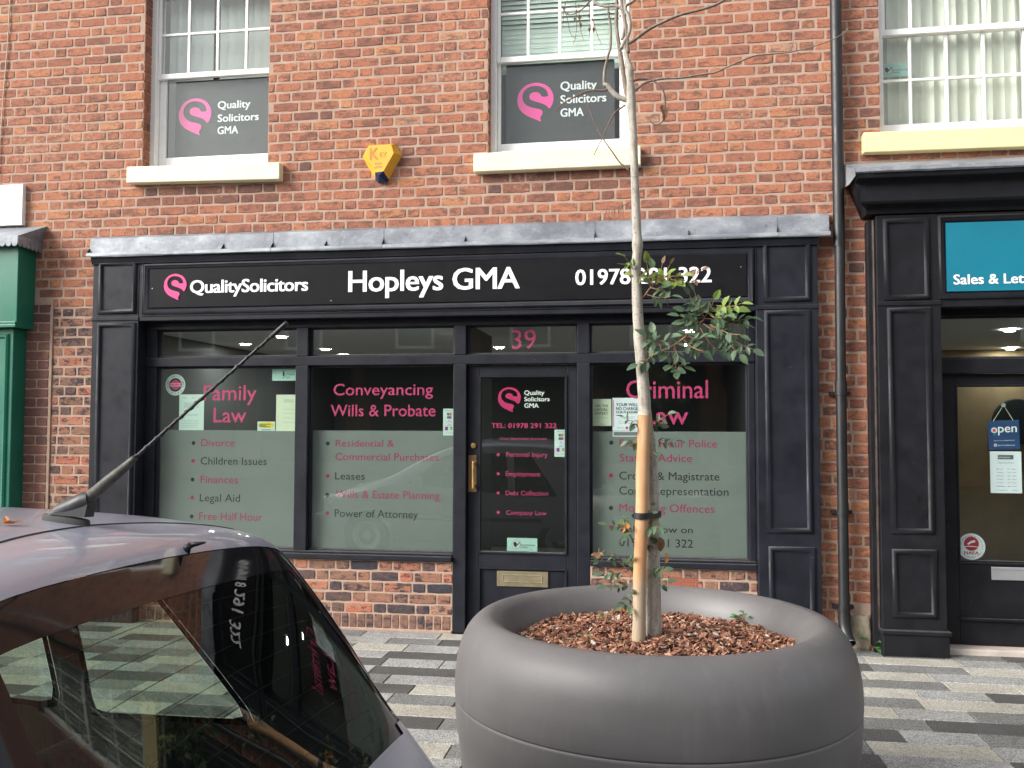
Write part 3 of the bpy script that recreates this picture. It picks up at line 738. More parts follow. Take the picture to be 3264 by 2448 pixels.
# ------------------------------------------------------------------ rooms behind the glass
room = empty('shop_interior', (-1.7,.12,0), None, None); tag(room, kind='structure')
mb = MB(); mb.box(-4.4,1.0,.10,5.0,-.06,-.01); mb.build('floor', M_carpet, room)
mb = MB(); mb.box(-4.4,1.0,.10,5.2,2.42,2.46); mb.build('ceiling', M_ceil, room)
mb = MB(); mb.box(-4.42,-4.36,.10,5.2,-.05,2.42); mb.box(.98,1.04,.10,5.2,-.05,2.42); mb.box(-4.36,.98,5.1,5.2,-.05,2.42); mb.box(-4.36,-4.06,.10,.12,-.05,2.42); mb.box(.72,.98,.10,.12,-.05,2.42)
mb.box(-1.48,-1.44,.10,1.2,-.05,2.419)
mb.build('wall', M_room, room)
def ceil_pt(x, y_, Z=2.42):
    d = _f + _r2*((x-W0/2)/FPX) - _u2*((y_-H0/2)/FPX); return CAM+d*((Z-CAM.z)/d.z)
DL = []
for i, (x, y_, lab) in enumerate([(897,1072,'recessed downlight furthest right in the leftmost fanlight'),(782,1096,'recessed downlight at the left in the leftmost fanlight'),(1037,1112,'upper downlight seen in the second fanlight from the left'),(1095,1129,'lower downlight near the bottom edge of the second fanlight'),
        (1524,1063,'upper left downlight in the fanlight numbered 39'),(1591,1106,'lower downlight in the fanlight numbered 39'),(2195,1054,'upper downlight in the right fanlight behind the leaves'),(2184,1097,'lower downlight in the right fanlight behind the leaves'),
        (3218,1051,'upper downlight behind the fanlight of the estate agent door'),(3221,1110,'lower downlight behind the fanlight of the estate agent door')]):
    c = ceil_pt(x, y_)
    if c.y > 5.0: c = c*1.0; c.x = CAM.x+(c.x-CAM.x)*(4.9-CAM.y)/(c.y-CAM.y); c.y = 4.9
    t_ = empty('downlight', (c.x, c.y, 2.41), lab, 'downlight', 'recessed ceiling downlights')
    MB().lathe([(.0,-.004),(.033,-.004),(.042,-.010)], (c.x,c.y,2.418), 20).build('lens', M_lamp, t_)
    MB().lathe([(.042,-.010),(.055,-.010),(.058,.001)], (c.x,c.y,2.418), 20).build('bezel', M_alu, t_)
# ------------------------------------------------------------------ notices in the windows
YN = .0845
def rect_px(x0, y0, x1, y1, Y):
    a_ = wp(x0, (y0+y1)/2, Y); b_ = wp(x1, (y0+y1)/2, Y); xm = (x0+x1)/2
    return a_.x, b_.x, wp(xm, y1, Y).z, wp(xm, y0, Y).z
def notice(R, mat, label, cat='notice', Y=YN, name='notice', lines=(), seed=0, parts=None, tilt=0, texts=(), group=None):
    x0, x1, z0, z1 = R; t_ = empty(name, ((x0+x1)/2, Y, z0), label, cat, group)
    MB().box(x0, x1, Y, Y+.0009, z0, z1).build('sheet', mat, t_)
    if lines:
        mb = MB(); rnd_ = random.Random(seed)
        for (a_, b_, h, th) in lines:
            x = x0+(x1-x0)*a_; e = x0+(x1-x0)*b_; zz = z0+(z1-z0)*h
            while x < e:
                L = rnd_.uniform(.006,.02); mb.box(x, min(e,x+L), Y-.0006, Y, zz-th/2, zz+th/2); x += L+.004
        mb.build('small_print', M_print2, t_)
    for txt, fx0, fx1, fz1, fz0, mt, off in texts:
        mb = MB(); put_text(mb, txt, x0+(x1-x0)*fx0, x0+(x1-x0)*fx1, z0+(z1-z0)*fz1, z0+(z1-z0)*fz0, Y-.0008, off); mb.build('lettering', mt, t_, fix=False)
    return t_
rowsA = [(.12,.30,.90,.006),(.5,.6,.90,.008)]+[(.2,.8,.76-.03*i,.004) for i in range(5)]+[(.2,.75,.44-.03*i,.004) for i in range(2)]+[(.1,.8,.28-.05*i,.004) for i in range(5)]
notice(rect_px(280+948*s if False else 571, 1257, 650, 1371, YN), M_paper, 'white typed letter taped below the round sticker in the left window', lines=rowsA, seed=1)
notice(rect_px(880,1258,953,1374,YN), M_paper2, 'curling cream sheet of print at the right edge of the Family Law window', lines=[(.35,.75,.86-.03*i,.005) for i in range(3)]+[(.3,.8,.6-.12*i,.003) for i in range(4)], seed=2)
n3 = notice(rect_px(867.7,1176,954.5,1213.6,YN), M_mint, 'pale green Children Law sticker at the top right of the Family Law window', 'sticker', name='sticker', texts=[('Children',.52,.82,.62,.46,M_print,.004),('Law',.52,.66,.38,.22,M_print,.004)])
c = rect_px(867.7,1176,954.5,1213.6,YN); fx = c[0]+(c[1]-c[0])*.42; fz = (c[2]+c[3])/2
fg = MB(); fg.disc(fx, fz+.028, .006, YN-.001, YN-.0003, 12); fg.prism([(fx-.008,fz-.008),(fx+.007,fz-.008),(fx+.009,fz+.020),(fx-.007,fz+.020)], YN-.001, YN-.0003)
fg.prism([(fx-.010,fz-.018),(fx-.004,fz-.030),(fx+.030,fz+.012),(fx-.003,fz-.022)], YN-.001, YN-.0003); fg.build('figure_mark', M_dark, n3)
n4 = notice(rect_px(820.5,1343.6,876.5,1373.5,YN), M_paper, 'small card with a yellow panel beside the cream sheet', 'card', texts=[])
c = rect_px(820.5,1343.6,876.5,1373.5,YN); w_ = c[1]-c[0]; h_ = c[3]-c[2]
mb = MB(); mb.prism(smooth_poly([(c[0]+w_*.06,c[2]+h_*.3),(c[0]+w_*.94,c[2]+h_*.3),(c[0]+w_*.94,c[3]-h_*.06),(c[0]+w_*.06,c[3]-h_*.06)],2), YN-.0010, YN-.0002); mb.build('yellow_panel', simple('yellow_print',(.75,.60,.02),.6), n4)
mb = MB(); [mb.box(c[0]+w_*.12, c[0]+w_*e_, YN-.0018, YN-.0011, c[3]-h_*f_, c[3]-h_*f_+.006) for e_, f_ in ((.75,.33),(.5,.46),(.7,.59))]; mb.box(c[0]+w_*.25,c[0]+w_*.75,YN-.0018,YN-.0011,c[2]+h_*.08,c[2]+h_*.15); mb.build('small_print', M_print, n4)
# round sticker
c = wp(280+908*.3074, 960+868*.3074, YN-.001); R_ = .089
rs = empty('round_sticker', (c.x, c.y, c.z-R_), 'round white sticker with pink bar and ring of lettering in the left window', 'sticker')
MB().disc(c.x,c.z,R_,YN-.0016,YN-.001,40).build('sheet', M_paper, rs); MB().disc(c.x,c.z,R_*.64,YN-.0022,YN-.0017,36).build('dark_disc', M_dark, rs)
mb = MB(); mb.disc(c.x,c.z,R_*.47,YN-.0028,YN-.0023,32); mb.box(c.x-R_*.66,c.x+R_*.66,YN-.0030,YN-.0024,c.z-R_*.20,c.z+R_*.24); mb.build('pink_bar', M_pinkwin, rs)
mb = MB(); arc_text(mb,'KEEP SOLICITORS',c.x,c.z,R_*.81,196,-10,R_*.22,YN-.0024); arc_text(mb,'LOCAL',c.x,c.z,R_*.81,222,318,R_*.22,YN-.0024,flip=True)
put_text(mb,'SUPPORT YOUR',c.x-R_*.55,c.x+R_*.55,c.z+R_*.16,c.z+R_*.04,YN-.0036,.01,mi=1); put_text(mb,'SOLICITORS',c.x-R_*.55,c.x+R_*.55,c.z-R_*.03,c.z-R_*.15,YN-.0036,.01,mi=1); mb.build('lettering',[M_dark,M_paper],rs,fix=False)
# payment cards
def card_sign(R, label, Y):
    t_ = notice(R, M_mint if False else M_paper, label, 'sticker', Y=Y, name='sticker', texts=[('We accept',.2,.8,.945,.915,M_print,.0)], group='payment card stickers')
    x0,x1,z0,z1 = R; w_=x1-x0; h_=z1-z0
    cols = [((.55,.04,.03),(.75,.38,.03)),((.03,.12,.45),(.60,.05,.04)),((.75,.76,.80),(.05,.09,.35)),((.75,.76,.80),(.05,.09,.35))]
    for i,(a_,b_) in enumerate(cols):
        zz = z0+h_*(.80-.125*i); m_ = MB(); cx = x0+w_*.53
        m_.box(cx-w_*.19,cx+w_*.19,Y-.0010,Y-.0003,zz-h_*.048,zz+h_*.048,0)
        if i < 2: m_.disc(cx-w_*.055,zz,h_*.034,Y-.0016,Y-.0011,14,1); m_.disc(cx+w_*.055,zz,h_*.034,Y-.0021,Y-.0017,14,2)
        else: put_text(m_,'VISA',cx-w_*.13,cx+w_*.13,zz+h_*.015,zz-h_*.018,Y-.0014,.02,mi=1); m_.box(cx-w_*.19,cx+w_*.19,Y-.0014,Y-.0011,zz-h_*.048,zz-h_*.038,1)
        m_.build('card_logo',[simple('card_a',(.10,.11,.30) if i<2 else a_,.6),simple('card_b',a_ if i<2 else b_,.6),simple('card_c',b_,.6)],t_,fix=False)
    m_ = MB(); m_.box(x0+w_*.17,x0+w_*.42,Y-.0010,Y-.0003,z0+h_*.19,z0+h_*.33); m_.build('card_logo',simple('card_purple',(.28,.03,.28),.6),t_)
    m_ = MB(); m_.box(x0+w_*.62,x0+w_*.80,Y-.0010,Y-.0003,z0+h_*.27,z0+h_*.32); m_.box(x0+w_*.62,x0+w_*.80,Y-.0010,Y-.0003,z0+h_*.215,z0+h_*.255); m_.build('card_logo',simple('card_brown',(.30,.20,.08),.6),t_)
    m_ = MB(); put_text(m_,'Solo / Others',x0+w_*.15,x0+w_*.88,z0+h_*.125,z0+h_*.085,Y-.0008,0); m_.build('lettering',M_print2,t_,fix=False)
card_sign(rect_px(960+2002*.226,1140+720*.226,960+2165*.226,1140+1098*.226,YN), 'narrow payment card sticker at the right edge of the Conveyancing window', YN)
card_sign(rect_px(1460+1700*.1808,1180+1050*.1808,1460+1915*.1808,1180+1527*.1808,.0785), 'narrow payment card sticker on the door glass under the telephone number', .0785)
notice(rect_px(1860+105*.2532,1220+205*.2532,1860+350*.2532,1220+543*.2532,YN), M_paper2, 'cream Ask the Legal Expert notice at the left of the Criminal Law window', lines=[(.15,.85,.30,.004)], seed=4,
       texts=[('ASK THE',.16,.84,.79,.71,M_print,.012),('LEGAL',.16,.84,.66,.56,M_print,.012),('EXPERT',.16,.84,.51,.42,M_print,.012),('solicitors',.42,.72,.09,.06,M_print,.01)])
R_ = rect_px(1860+365*.2532,1220+190*.2532,1860+742*.2532,1220+605*.2532,YN)
n6 = notice(R_, M_paper3, 'white Your Will No Charge notice partly behind the tree trunk', lines=[(.25,.75,.42,.004),(.3,.7,.38,.004)]+[(.2,.8,.30-.04*i,.003) for i in range(3)]+[(.15,.38,.10-.025*i,.003) for i in range(2)], seed=5,
       texts=[('YOUR WILL',.12,.84,.84,.75,M_dark,.012),('NO CHARGE',.12,.84,.72,.63,M_dark,.012),('OUR PLEASURE',.12,.84,.60,.53,M_dark,.012)])
MB().box(R_[0]+.006,R_[0]+.011,YN-.0007,YN-.0001,R_[2]+.03,R_[3]-.02).build('red_rule', M_pinkwin, n6)
c = wp(1860+545*.2532,1220+568*.2532,YN); MB().disc(c.x,c.z,.011,YN-.0010,YN-.0003,14).build('red_mark', M_pinkwin, n6)
R2_ = rect_px(1860+368*.2532,1220+610*.2532,1860+742*.2532,1220+678*.2532,YN-.001); MB().ring(R2_[0],R2_[1],R2_[2],R2_[3],[(0,0),(.004,-.001),(.006,0)],YN-.001).build('clear_pocket', M_paper3, n6)
def conv_sticker(R, Y, label, cut=0):
    t_ = empty('sticker', ((R[0]+R[1])/2,Y,R[2]), label, 'sticker', 'conveyancing quality stickers'); x0,x1,z0,z1 = R; w_=x1-x0; h_=z1-z0
    MB().prism([(x0,z0),(x1,z0),(x1-cut*.0,z0+h_*.4) if not cut else (x1,z0),(x1-cut,z1),(x0,z1)] if cut else [(x0,z0),(x1,z0),(x1,z1),(x0,z1)], Y, Y+.0008).build('sheet', M_mint, t_)
    m_ = MB(); cx = x0+w_*.30; cz = (z0+z1)/2
    m_.disc(cx,cz,h_*.36,Y-.0008,Y-.0002,24,0); m_.disc(cx,cz,h_*.30,Y-.0013,Y-.0009,24,1); m_.disc(cx-h_*.08,cz+h_*.08,h_*.13,Y-.0018,Y-.0014,12,2); m_.prism([(cx-h_*.22,cz-h_*.02),(cx-h_*.05,cz-h_*.22),(cx+h_*.42,cz+h_*.30),(cx-h_*.05,cz-h_*.06)],Y-.0019,Y-.0014,2)
    m_.build('tick_mark',[M_print2,simple('mint_light',(.55,.60,.58),.7),M_dark],t_)
    m_ = MB(); put_text(m_,'Conveyancing',x0+w_*.45,x0+w_*.92,cz+h_*.06,cz-h_*.07,Y-.0009,.008); put_text(m_,'Quality',x0+w_*.45,x0+w_*.68,cz-h_*.12,cz-h_*.25,Y-.0009,.008); m_.build('lettering',M_print,t_,fix=False)
conv_sticker(rect_px(1080+1078*.4973,1623+185*.4973,1080+1272*.4973,1623+270*.4973,.0785), .0785, 'pale green oblong sticker at the foot of the door glass above the letter plate')
conv_sticker(rect_px(2164+1277*.4973,405*.4973,2164+1480*.4973,490*.4973,.185), .186, 'pale green sticker with a slanted end in the white window with bright vertical blinds', .035)
# ------------------------------------------------------------------ estate agent shopfront (right)
ag = empty('shopfront', (2.6,-.15,0), 'glossy black shopfront at the right edge with teal sign and glazed door', 'shopfront')
pilaster(1.605,2.035, parent=ag, mat=M_black2, yf=-.15, panels=[(1.650,1.968,2.505,3.095),(1.668,1.966,.848,2.452),(1.672,1.974,.262,.742)], base=(.150,.032,.006), band=2.485, z1=3.12)
mb = MB(); mb.box(1.560,1.6045,-.085,.05,0.0,3.10); mb.build('corner_board', M_black2, ag, bevel=.003)
mb = MB(); mb.box(1.588,1.6038,-.118,-.0855,.17,3.10); mb.build('corner_bead', simple('worn_brown_black',(.05,.035,.03),.4,var=.5,nscale=14), ag, bevel=.006)
MB().box(2.037,4.6,-.15,.05,2.452,3.12).build('fascia', M_black2, ag, bevel=.004)
MB().ring(2.012+.008,4.3,2.505,3.105,PR2,-.15,0).build('fascia_moulding', M_black2, ag, auto=50)
mb = MB()
prof = [(0.0,3.13),(-.165,3.13),(-.172,3.16),(-.20,3.175),(-.25,3.185),(-.262,3.20),(-.262,3.31),(-.285,3.33),(-.345,3.345),(-.352,3.36),(-.352,3.395),(0,3.395)]
n = len(prof); x0_, x1_ = 1.435, 4.75
L_ = [(1.435 + (0.10 if z < 3.18 else (.045 if z < 3.32 else 0.0)), a, z) for a, z in prof]
mb.add(L_+[(x1_,a,b) for a,b in prof], [(i,(i+1)%n,(i+1)%n+n,i+n) for i in range(n)]+[tuple(range(n))[::-1],tuple(range(n,2*n))]); mb.build('cornice', M_black2, ag, auto=30)
for i in range(3):                                      # lead capping on the cornice
    a, b = [1.412,2.55,3.65,4.76][i], [1.412,2.55,3.65,4.76][i+1]+.01; v=[]; f=[]; sec=[(-.004,3.545),(-.06,3.53),(-.20,3.475),(-.345,3.425),(-.368,3.412),(-.374,3.385),(-.362,3.376)]; ns=len(sec); nx=12
    for j in range(nx+1):
        x = a+(b-a)*j/nx
        for k,(yy,zz) in enumerate(sec): v.append((x+(0 if i or j else (.0 if k<3 else .01)),yy+.006*noise.noise(Vector((x*6,zz*9,1))),zz+(.006*noise.noise(Vector((x*5,k*1.3,4))))+.001*i))
    for j in range(nx):
        for k in range(ns-1): f.append((j*ns+k,j*ns+k+1,(j+1)*ns+k+1,(j+1)*ns+k))
    m_=MB(); m_.add(v,f)
    if i==0: m_.add([(a,-.004,3.545),(a+.01,-.2,3.475),(a+.01,-.345,3.425),(a+.012,-.368,3.36),(a+.0,-.2,3.34),(a-.002,-.004,3.36)],[(0,1,2,3,4,5)])
    m_.build('lead_sheet', M_lead, ag, auto=50)
asign = empty('fascia_sign', (3.2,-.152,2.56), 'teal sign board with white Sales and Lettings wording at the right edge', 'sign')
MB().box(2.074,4.24,-.162,-.1505,2.560,3.05).build('board', M_teal, asign)
mb = MB(); a_ = wp(3040,888,-.165); b_ = wp(3263,888,-.165); put_text(mb,'Sales & Lettings',a_.x,b_.x,wp(3150,873.5,-.165).z,wp(3150,904,-.165).z,-.165,.024,ref='Sales & Let'); mb.build('lettering', M_wtext, asign, fix=False)
def bar2(n_, *a, **k): return bar(n_, *a, mat=M_black2, parent=ag, **k)
bar2('header', 2.037,4.6,2.405,2.4515,.0,.098); bar2('transom', 2.037,3.05,1.990,2.095,.0,.0985); bar2('jamb', 2.037,2.072,.03,2.404,.01,.099); bar2('jamb',2.99,3.07,.03,1.989,.0,.0975)
bar2('mullion', 3.071,3.12,.45,2.404,.0,.0985); bar2('stall_board', 3.0705,4.6,0,.449,.0,.0975)
light('fanlight', 2.085,2.985,2.108,2.395,.06,ag,M_black2)
light('display_window', 3.13,4.5,.47,2.39,.06,ag,M_black2)
d2 = MB(); d2.box(2.073,2.186,.06,.105,.045,1.988); d2.box(2.885,2.989,.06,.105,.045,1.988); d2.box(2.1865,2.8845,.061,.105,1.905,1.988); d2.box(2.1865,2.8845,.061,.105,.045,.635)
d2 = d2.build('door', M_black2, ag, bevel=.004)
MB().ring(2.184,2.887,.632,1.908,[(0,0),(.001,-.004),(.012,-.004),(.016,.004)],.06).build('glazing_bead', M_black2, d2, auto=40)
mb = MB(); mb.box(2.186,2.99,.036,.0595,.216,.238); mb.build('weather_bar', M_black2, d2, bevel=.006)
mb = MB(); mb.box(2.183,2.99,.052,.0595,.617,.6315); mb.build('rail_bead', M_black2, d2, bevel=.003)
pane(2.1865,2.8845,.63,1.91,.078,d2,name='glass',th=.006)
lp = MB(); lp.box(2.400,2.730,.046,.0595,.512,.604); lp.box(2.400,2.730,.040,.046,.586,.604); lp.build('letter_plate', M_alu, d2, bevel=.003)
MB().box(2.045,3.05,-.07,.0595,-.03,.042).build('threshold', M_step, ag, bevel=.008)
# room with ochre wall
room2 = empty('agent_interior', (3,.12,0), None, None); tag(room2, kind='structure')
MB().box(1.6,5,.108,4.4,-.06,-.01).build('floor', M_carpet, room2); MB().box(1.6,5,.108,4.4,2.425,2.46).build('ceiling', M_ceil, room2)
mb = MB(); mb.box(1.56,1.6,.108,4.4,-.05,2.42); mb.box(5,5.04,.108,4.4,-.05,2.42); mb.build('side_wall', M_room, room2)
MB().box(1.6,5,3.3,3.4,-.05,2.42).build('back_wall', M_ochre, room2)
mb = MB(); mb.disc(3.80,1.66,.24,3.24,3.295,40); mb = mb.build('wall_mirror', M_dark, None, bevel=.01); tag(mb, 'large round black disc on the ochre wall behind the open sign', 'wall mirror')
ch = empty('chair', (2.75,1.6,0), 'dark cafe chair standing inside behind the estate agent door glass', 'chair')
cx_, cy_ = 2.72, 1.4
for sx, sy in ((-1,-1),(1,-1),(-1,1),(1,1)): MB().tube([(cx_+sx*.20,cy_+sy*.20,0.0),(cx_+sx*.17,cy_+sy*.17,.44)],.013,8).build('leg', M_plastic, ch, smooth=True)
MB().box(cx_-.21,cx_+.21,cy_-.2,cy_+.2,.44,.475).build('seat', M_plastic, ch, bevel=.015)
for sy in (-1,1): MB().tube([(cx_-.19,cy_+sy*.18,.46),(cx_-.24,cy_+sy*.18,.72),(cx_-.27,cy_+sy*.17,.92)],.013,8).build('back_post', M_plastic, ch, smooth=True)
MB().box(cx_-.275,cx_-.245,cy_-.17,cy_+.17,.70,.92).build('backrest', M_plastic, ch, bevel=.01)
# hanging open sign, hours notice, round sticker
YO = .086
def pf(x, y_): return (2940+x*.1465, 1280+y_*.1465)
P4 = [wp(*pf(*q), YO) for q in ((1418,418),(2100,398),(2125,1035),(1455,1050))]
os_ = empty('open_sign', (P4[3].x,YO,P4[3].z), 'blue hanging open sign on a string behind the right door glass', 'sign')
MB().prism([(p_.x,p_.z) for p_ in P4], YO, YO+.003).build('board', simple('blue_sign',(.028,.075,.20),.5,var=.15,nscale=8), os_)
ptop = wp(*pf(1765,75), YO-.002); sl_ = wp(*pf(1540,430), YO-.002); sr_ = wp(*pf(1975,410), YO-.002)
MB().tube([sl_, ptop, sr_], .0016, 6).build('string', M_paper2, os_)
MB().disc(ptop.x, ptop.z, .016, .0845, .0855, 16).disc(ptop.x, ptop.z, .008, .0856, .094, 12).build('suction_hook', M_alu, os_)
oc = wp(*pf(1562,625), YO-.001); rr_ = .0195
m_ = MB(); m_.disc(oc.x,oc.z,rr_*1.25,YO-.0010,YO-.0003,24,0); m_.prism([(oc.x-rr_*.9,oc.z-rr_*.7),(oc.x,oc.z-rr_*2.1),(oc.x+rr_*.9,oc.z-rr_*.7)],YO-.0010,YO-.0003,0)
m_.disc(oc.x,oc.z,rr_*1.0,YO-.0016,YO-.0011,24,1); m_.disc(oc.x,oc.z,rr_*.62,YO-.0022,YO-.0017,20,2)
o2 = wp(*pf(1590,948), YO-.001); m_.disc(o2.x,o2.z,rr_*.55,YO-.0016,YO-.0011,16,1); m_.disc(o2.x,o2.z,rr_*.3,YO-.0022,YO-.0017,12,2)
m_.build('pin_mark',[simple('sky_blue',(.02,.27,.50),.5),M_wtext,simple('coral_red',(.62,.06,.07),.5)],os_)
m_ = MB(); a_ = wp(*pf(1650,675), YO-.0015); b_ = wp(*pf(2055,660), YO-.0015); tp = wp(*pf(1850,485), YO-.0015)
put_text(m_,'pen',a_.x,b_.x,tp.z-.002,a_.z+.001,YO-.0015,.012,tilt=.03)
a_ = wp(*pf(1555,860), YO-.0015); b_ = wp(*pf(2010,845), YO-.0015); put_text(m_,'see all our properties at',a_.x,b_.x,a_.z+.0045+.002,a_.z,YO-.0015,.012,tilt=.03)
a_ = wp(*pf(1640,965), YO-.0015); b_ = wp(*pf(2020,955), YO-.0015); put_text(m_,'OnTheMarket',a_.x,b_.x,a_.z+.0085,a_.z,YO-.0015,.006,tilt=.02); m_.build('lettering',M_wtext,os_,fix=False)
Rh = rect_px(2700+1790*.255,1150+1133*.255,2700+2183*.255,1150+1655*.255,YO)
hn = notice(Rh, M_paper3, 'white opening hours notice below the blue open sign', Y=YO, texts=[('Opening Hours',.25,.75,.745,.715,M_print,.004)]+
   [(d_,.20,.42,.59-.082*i,.568-.082*i,M_print,.004) for i,d_ in enumerate(('Monday','Tuesday','Wednesday','Thursday','Friday','Saturday'))]+[('9am - 5.30pm' if i<5 else '9am - 1pm',.55,.83,.59-.082*i,.568-.082*i,M_print,.004) for i in range(6)]+[('',.1,.5,.08,.07,M_print,0)][:0])
w_=Rh[1]-Rh[0]; h_=Rh[3]-Rh[2]
m_=MB(); m_.box(Rh[0]+w_*.25,Rh[0]+w_*.75,YO-.0008,YO-.0002,Rh[2]+h_*.81,Rh[2]+h_*.915); m_=m_.build('header_band',M_print,hn)
m_=MB(); put_text(m_,'whitegates',Rh[0]+w_*.27,Rh[0]+w_*.64,Rh[2]+h_*.88,Rh[2]+h_*.845,YO-.0013,0); m_.build('lettering',M_paper3,hn,fix=False)
m_=MB(); m_.box(Rh[0]+w_*.12,Rh[0]+w_*.52,YO-.0008,YO-.0002,Rh[2]+h_*.066,Rh[2]+h_*.076); m_.box(Rh[0]+w_*.68,Rh[0]+w_*.88,YO-.0008,YO-.0002,Rh[2]+h_*.066,Rh[2]+h_*.076); m_.build('small_print',M_print2,hn)
nc = wp(2560+1685*.3183,1700+133*.3183,YO); RN = wp(2560+1685*.3183+44.6,1742,YO).x-nc.x
na = empty('round_sticker', (nc.x,YO,nc.z-RN), 'round white sticker with red disc at the foot of the right door glass', 'sticker')
MB().disc(nc.x,nc.z,RN,YO-.0008,YO,40).build('sheet', M_paper3, na)
M_redp = simple('deep_red_print',(.45,.012,.03),.6)
m_=MB(); m_.disc(nc.x,nc.z+RN*.22,RN*.54,YO-.0014,YO-.0009,36,0)
m_.prism([(nc.x-RN*.3,nc.z+RN*.22),(nc.x-RN*.05,nc.z+RN*.42),(nc.x+RN*.25,nc.z+RN*.50),(nc.x+RN*.28,nc.z+RN*.34),(nc.x,nc.z+RN*.28),(nc.x-RN*.24,nc.z+RN*.12)],YO-.0020,YO-.0015,1)
m_.prism([(nc.x-RN*.50,nc.z+RN*.02),(nc.x-RN*.1,nc.z+RN*.06),(nc.x+RN*.50,nc.z+RN*.0),(nc.x+RN*.49,nc.z-RN*.04),(nc.x-RN*.1,nc.z+RN*.0),(nc.x-RN*.49,nc.z-RN*.04)],YO-.0020,YO-.0015,1)
m_.build('red_disc',[M_redp,M_paper3],na)
m_=MB(); put_text(m_,'NAEA',nc.x-RN*.52,nc.x+RN*.52,nc.z-RN*.36,nc.z-RN*.58,YO-.0012,.03); arc_text(m_,'NATIONAL ASSOCIATION OF ESTATE AGENTS',nc.x,nc.z,RN*.80,196,-16,RN*.115,YO-.0012); arc_text(m_,'Licensed NAEA Agent',nc.x,nc.z,RN*.80,212,328,RN*.14,YO-.0012,flip=True)
m_.build('lettering',M_redp,na,fix=False)
# ------------------------------------------------------------------ green shopfront (left)
gs = empty('shopfront', (-6,-.2,0), 'dark green shopfront at the left edge under a scalloped lead canopy', 'shopfront')
MB().box(-7.6,-5.172,-.215,.0,2.420,3.115).build('fascia', M_green, gs, bevel=.006)
mb = MB(); mb.box(-7.6,-5.168,-.235,0,2.405,2.432); mb.box(-7.6,-5.176,-.226,0,2.4325,2.455); mb.build('moulding_strip', M_green, gs, bevel=.005)
mb = MB(); mb.box(-5.62,-5.235,-.165,0,0,2.404); mb = mb.build('pilaster', M_green, gs, bevel=.006)
MB().ring(-5.58,-5.272,.25,2.36,PR,-.165).build('panel_moulding', M_green, mb, auto=40)
MB().box(-7.6,-5.62,-.05,.0,0,2.404).build('window_panel', M_green, gs)
# canopy
mb = MB(); A_ = [(-7.6,-.003,3.300),(-5.075,-.003,3.292),(-5.125,-.285,3.155),(-7.6,-.285,3.155)]
mb.add(A_, [(0,1,2,3)]); mb.add([(-5.075,-.003,3.292),(-5.122,-.003,3.145),(-5.125,-.285,3.155)], [(0,1,2)])
mb.build('lead_canopy', M_lead, gs)
def scallops(P0, P1, n_, dz=.085, name='lead_scallop'):
    P0 = Vector(P0); P1 = Vector(P1); d = (P1-P0)/n_; wd = d.length
    nrm = d.cross(Vector((0,0,1))).normalized()*.003
    mb = MB()
    for i in range(n_):
        o0 = P0+d*i; pts = [o0, o0+d]
        for k in range(7):
            a_ = math.pi*k/6; pts.append(o0+d*(.5+.48*math.cos(a_))+Vector((0,0,-dz+.025-.03*math.sin(a_))))
        v = [q for q in pts]+[q+nrm for q in pts]; m = len(pts)
        mb.add(v, [tuple(range(m)), tuple(range(m,2*m))[::-1]]+[(j,(j+1)%m,(j+1)%m+m,j+m) for j in range(m)])
    return mb.build(name, M_lead, gs)
scallops((-7.6,-.287,3.157),(-5.126,-.287,3.157),44); scallops((-5.124,-.287,3.157),(-5.116,-.004,3.147),6)
wb_ = MB().box(-7.6,-5.283,-.045,.002,3.302,3.652).build('white_board', M_white, None, bevel=.003); tag(wb_, 'plain white board fixed to the brick above the green shopfront', 'board')
cb = MB().tube([wp(34,-40,-.012),wp(32,0,-.012),wp(24,150,-.012),wp(12,290,-.012),wp(2,430,-.012),wp(-8,620,-.012)],.0045,8).build('cable', simple('pale_cable',(.45,.36,.28),.6), None, smooth=True); tag(cb, 'thin pale cable running down the brick at the left edge', 'cable')
# ------------------------------------------------------------------ downpipe
dp = empty('downpipe', (1.365,-.08,0), 'black plastic downpipe running down the brick wall between the two shopfronts', 'downpipe')
xc, yc_ = 1.365, -.075
MB().tube([(xc,yc_,7.2),(xc,yc_,2.92)], .0410, 24).build('pipe', M_pipe, dp, auto=40)
MB().tube([(xc+.003,yc_-.002,2.93),(xc-.003,yc_-.003,1.93)], .0365, 24).build('pipe', M_pipe, dp, auto=40)
MB().tube([(xc-.003,yc_-.003,1.93),(xc-.003,yc_-.004,1.86)], [.043,.043], 24).build('collar', M_pipe, dp, auto=40)
MB().tube([(xc-.003,yc_-.004,1.90),(xc-.004,yc_-.008,.26)], .0375, 24).build('pipe', M_pipe, dp, auto=40)
for z in (1.845,.985,.305):
    mb = MB(); mb.tube([(xc-.003,yc_-.005,z-.014),(xc-.003,yc_-.005,z+.014)], .0435, 24); mb.box(xc-.075,xc-.040,-.05,-.004,z-.013,z+.013); mb.box(xc+.036,xc+.070,-.05,-.004,z-.013,z+.013); mb.build('pipe_bracket', M_pipe, dp, auto=40)
v=[]; f=[]; npp=20; path=[(xc-.004,yc_-.008,.27),(xc-.004,yc_-.010,.20),(xc-.002,yc_-.022,.150),(xc+.006,yc_-.052,.105),(xc+.016,yc_-.092,.070)]
mb = MB(); mb.tube(path,[.0425,.0425,.042,.0415,.0415],npp,cap=False); mb.tube(path[::-1],[.0375]*5,npp,cap=False)
mb.build('pipe_shoe', M_pipe, dp, auto=50, fix=False)
mb = MB(); e = Vector(path[-1]); t_ = (Vector(path[-1])-Vector(path[-2])).normalized(); mb.tube([e-t_*.003, e+t_*.001],[.0425,.0425],npp,cap=False); mb.build('pipe_rim', M_alu, dp)
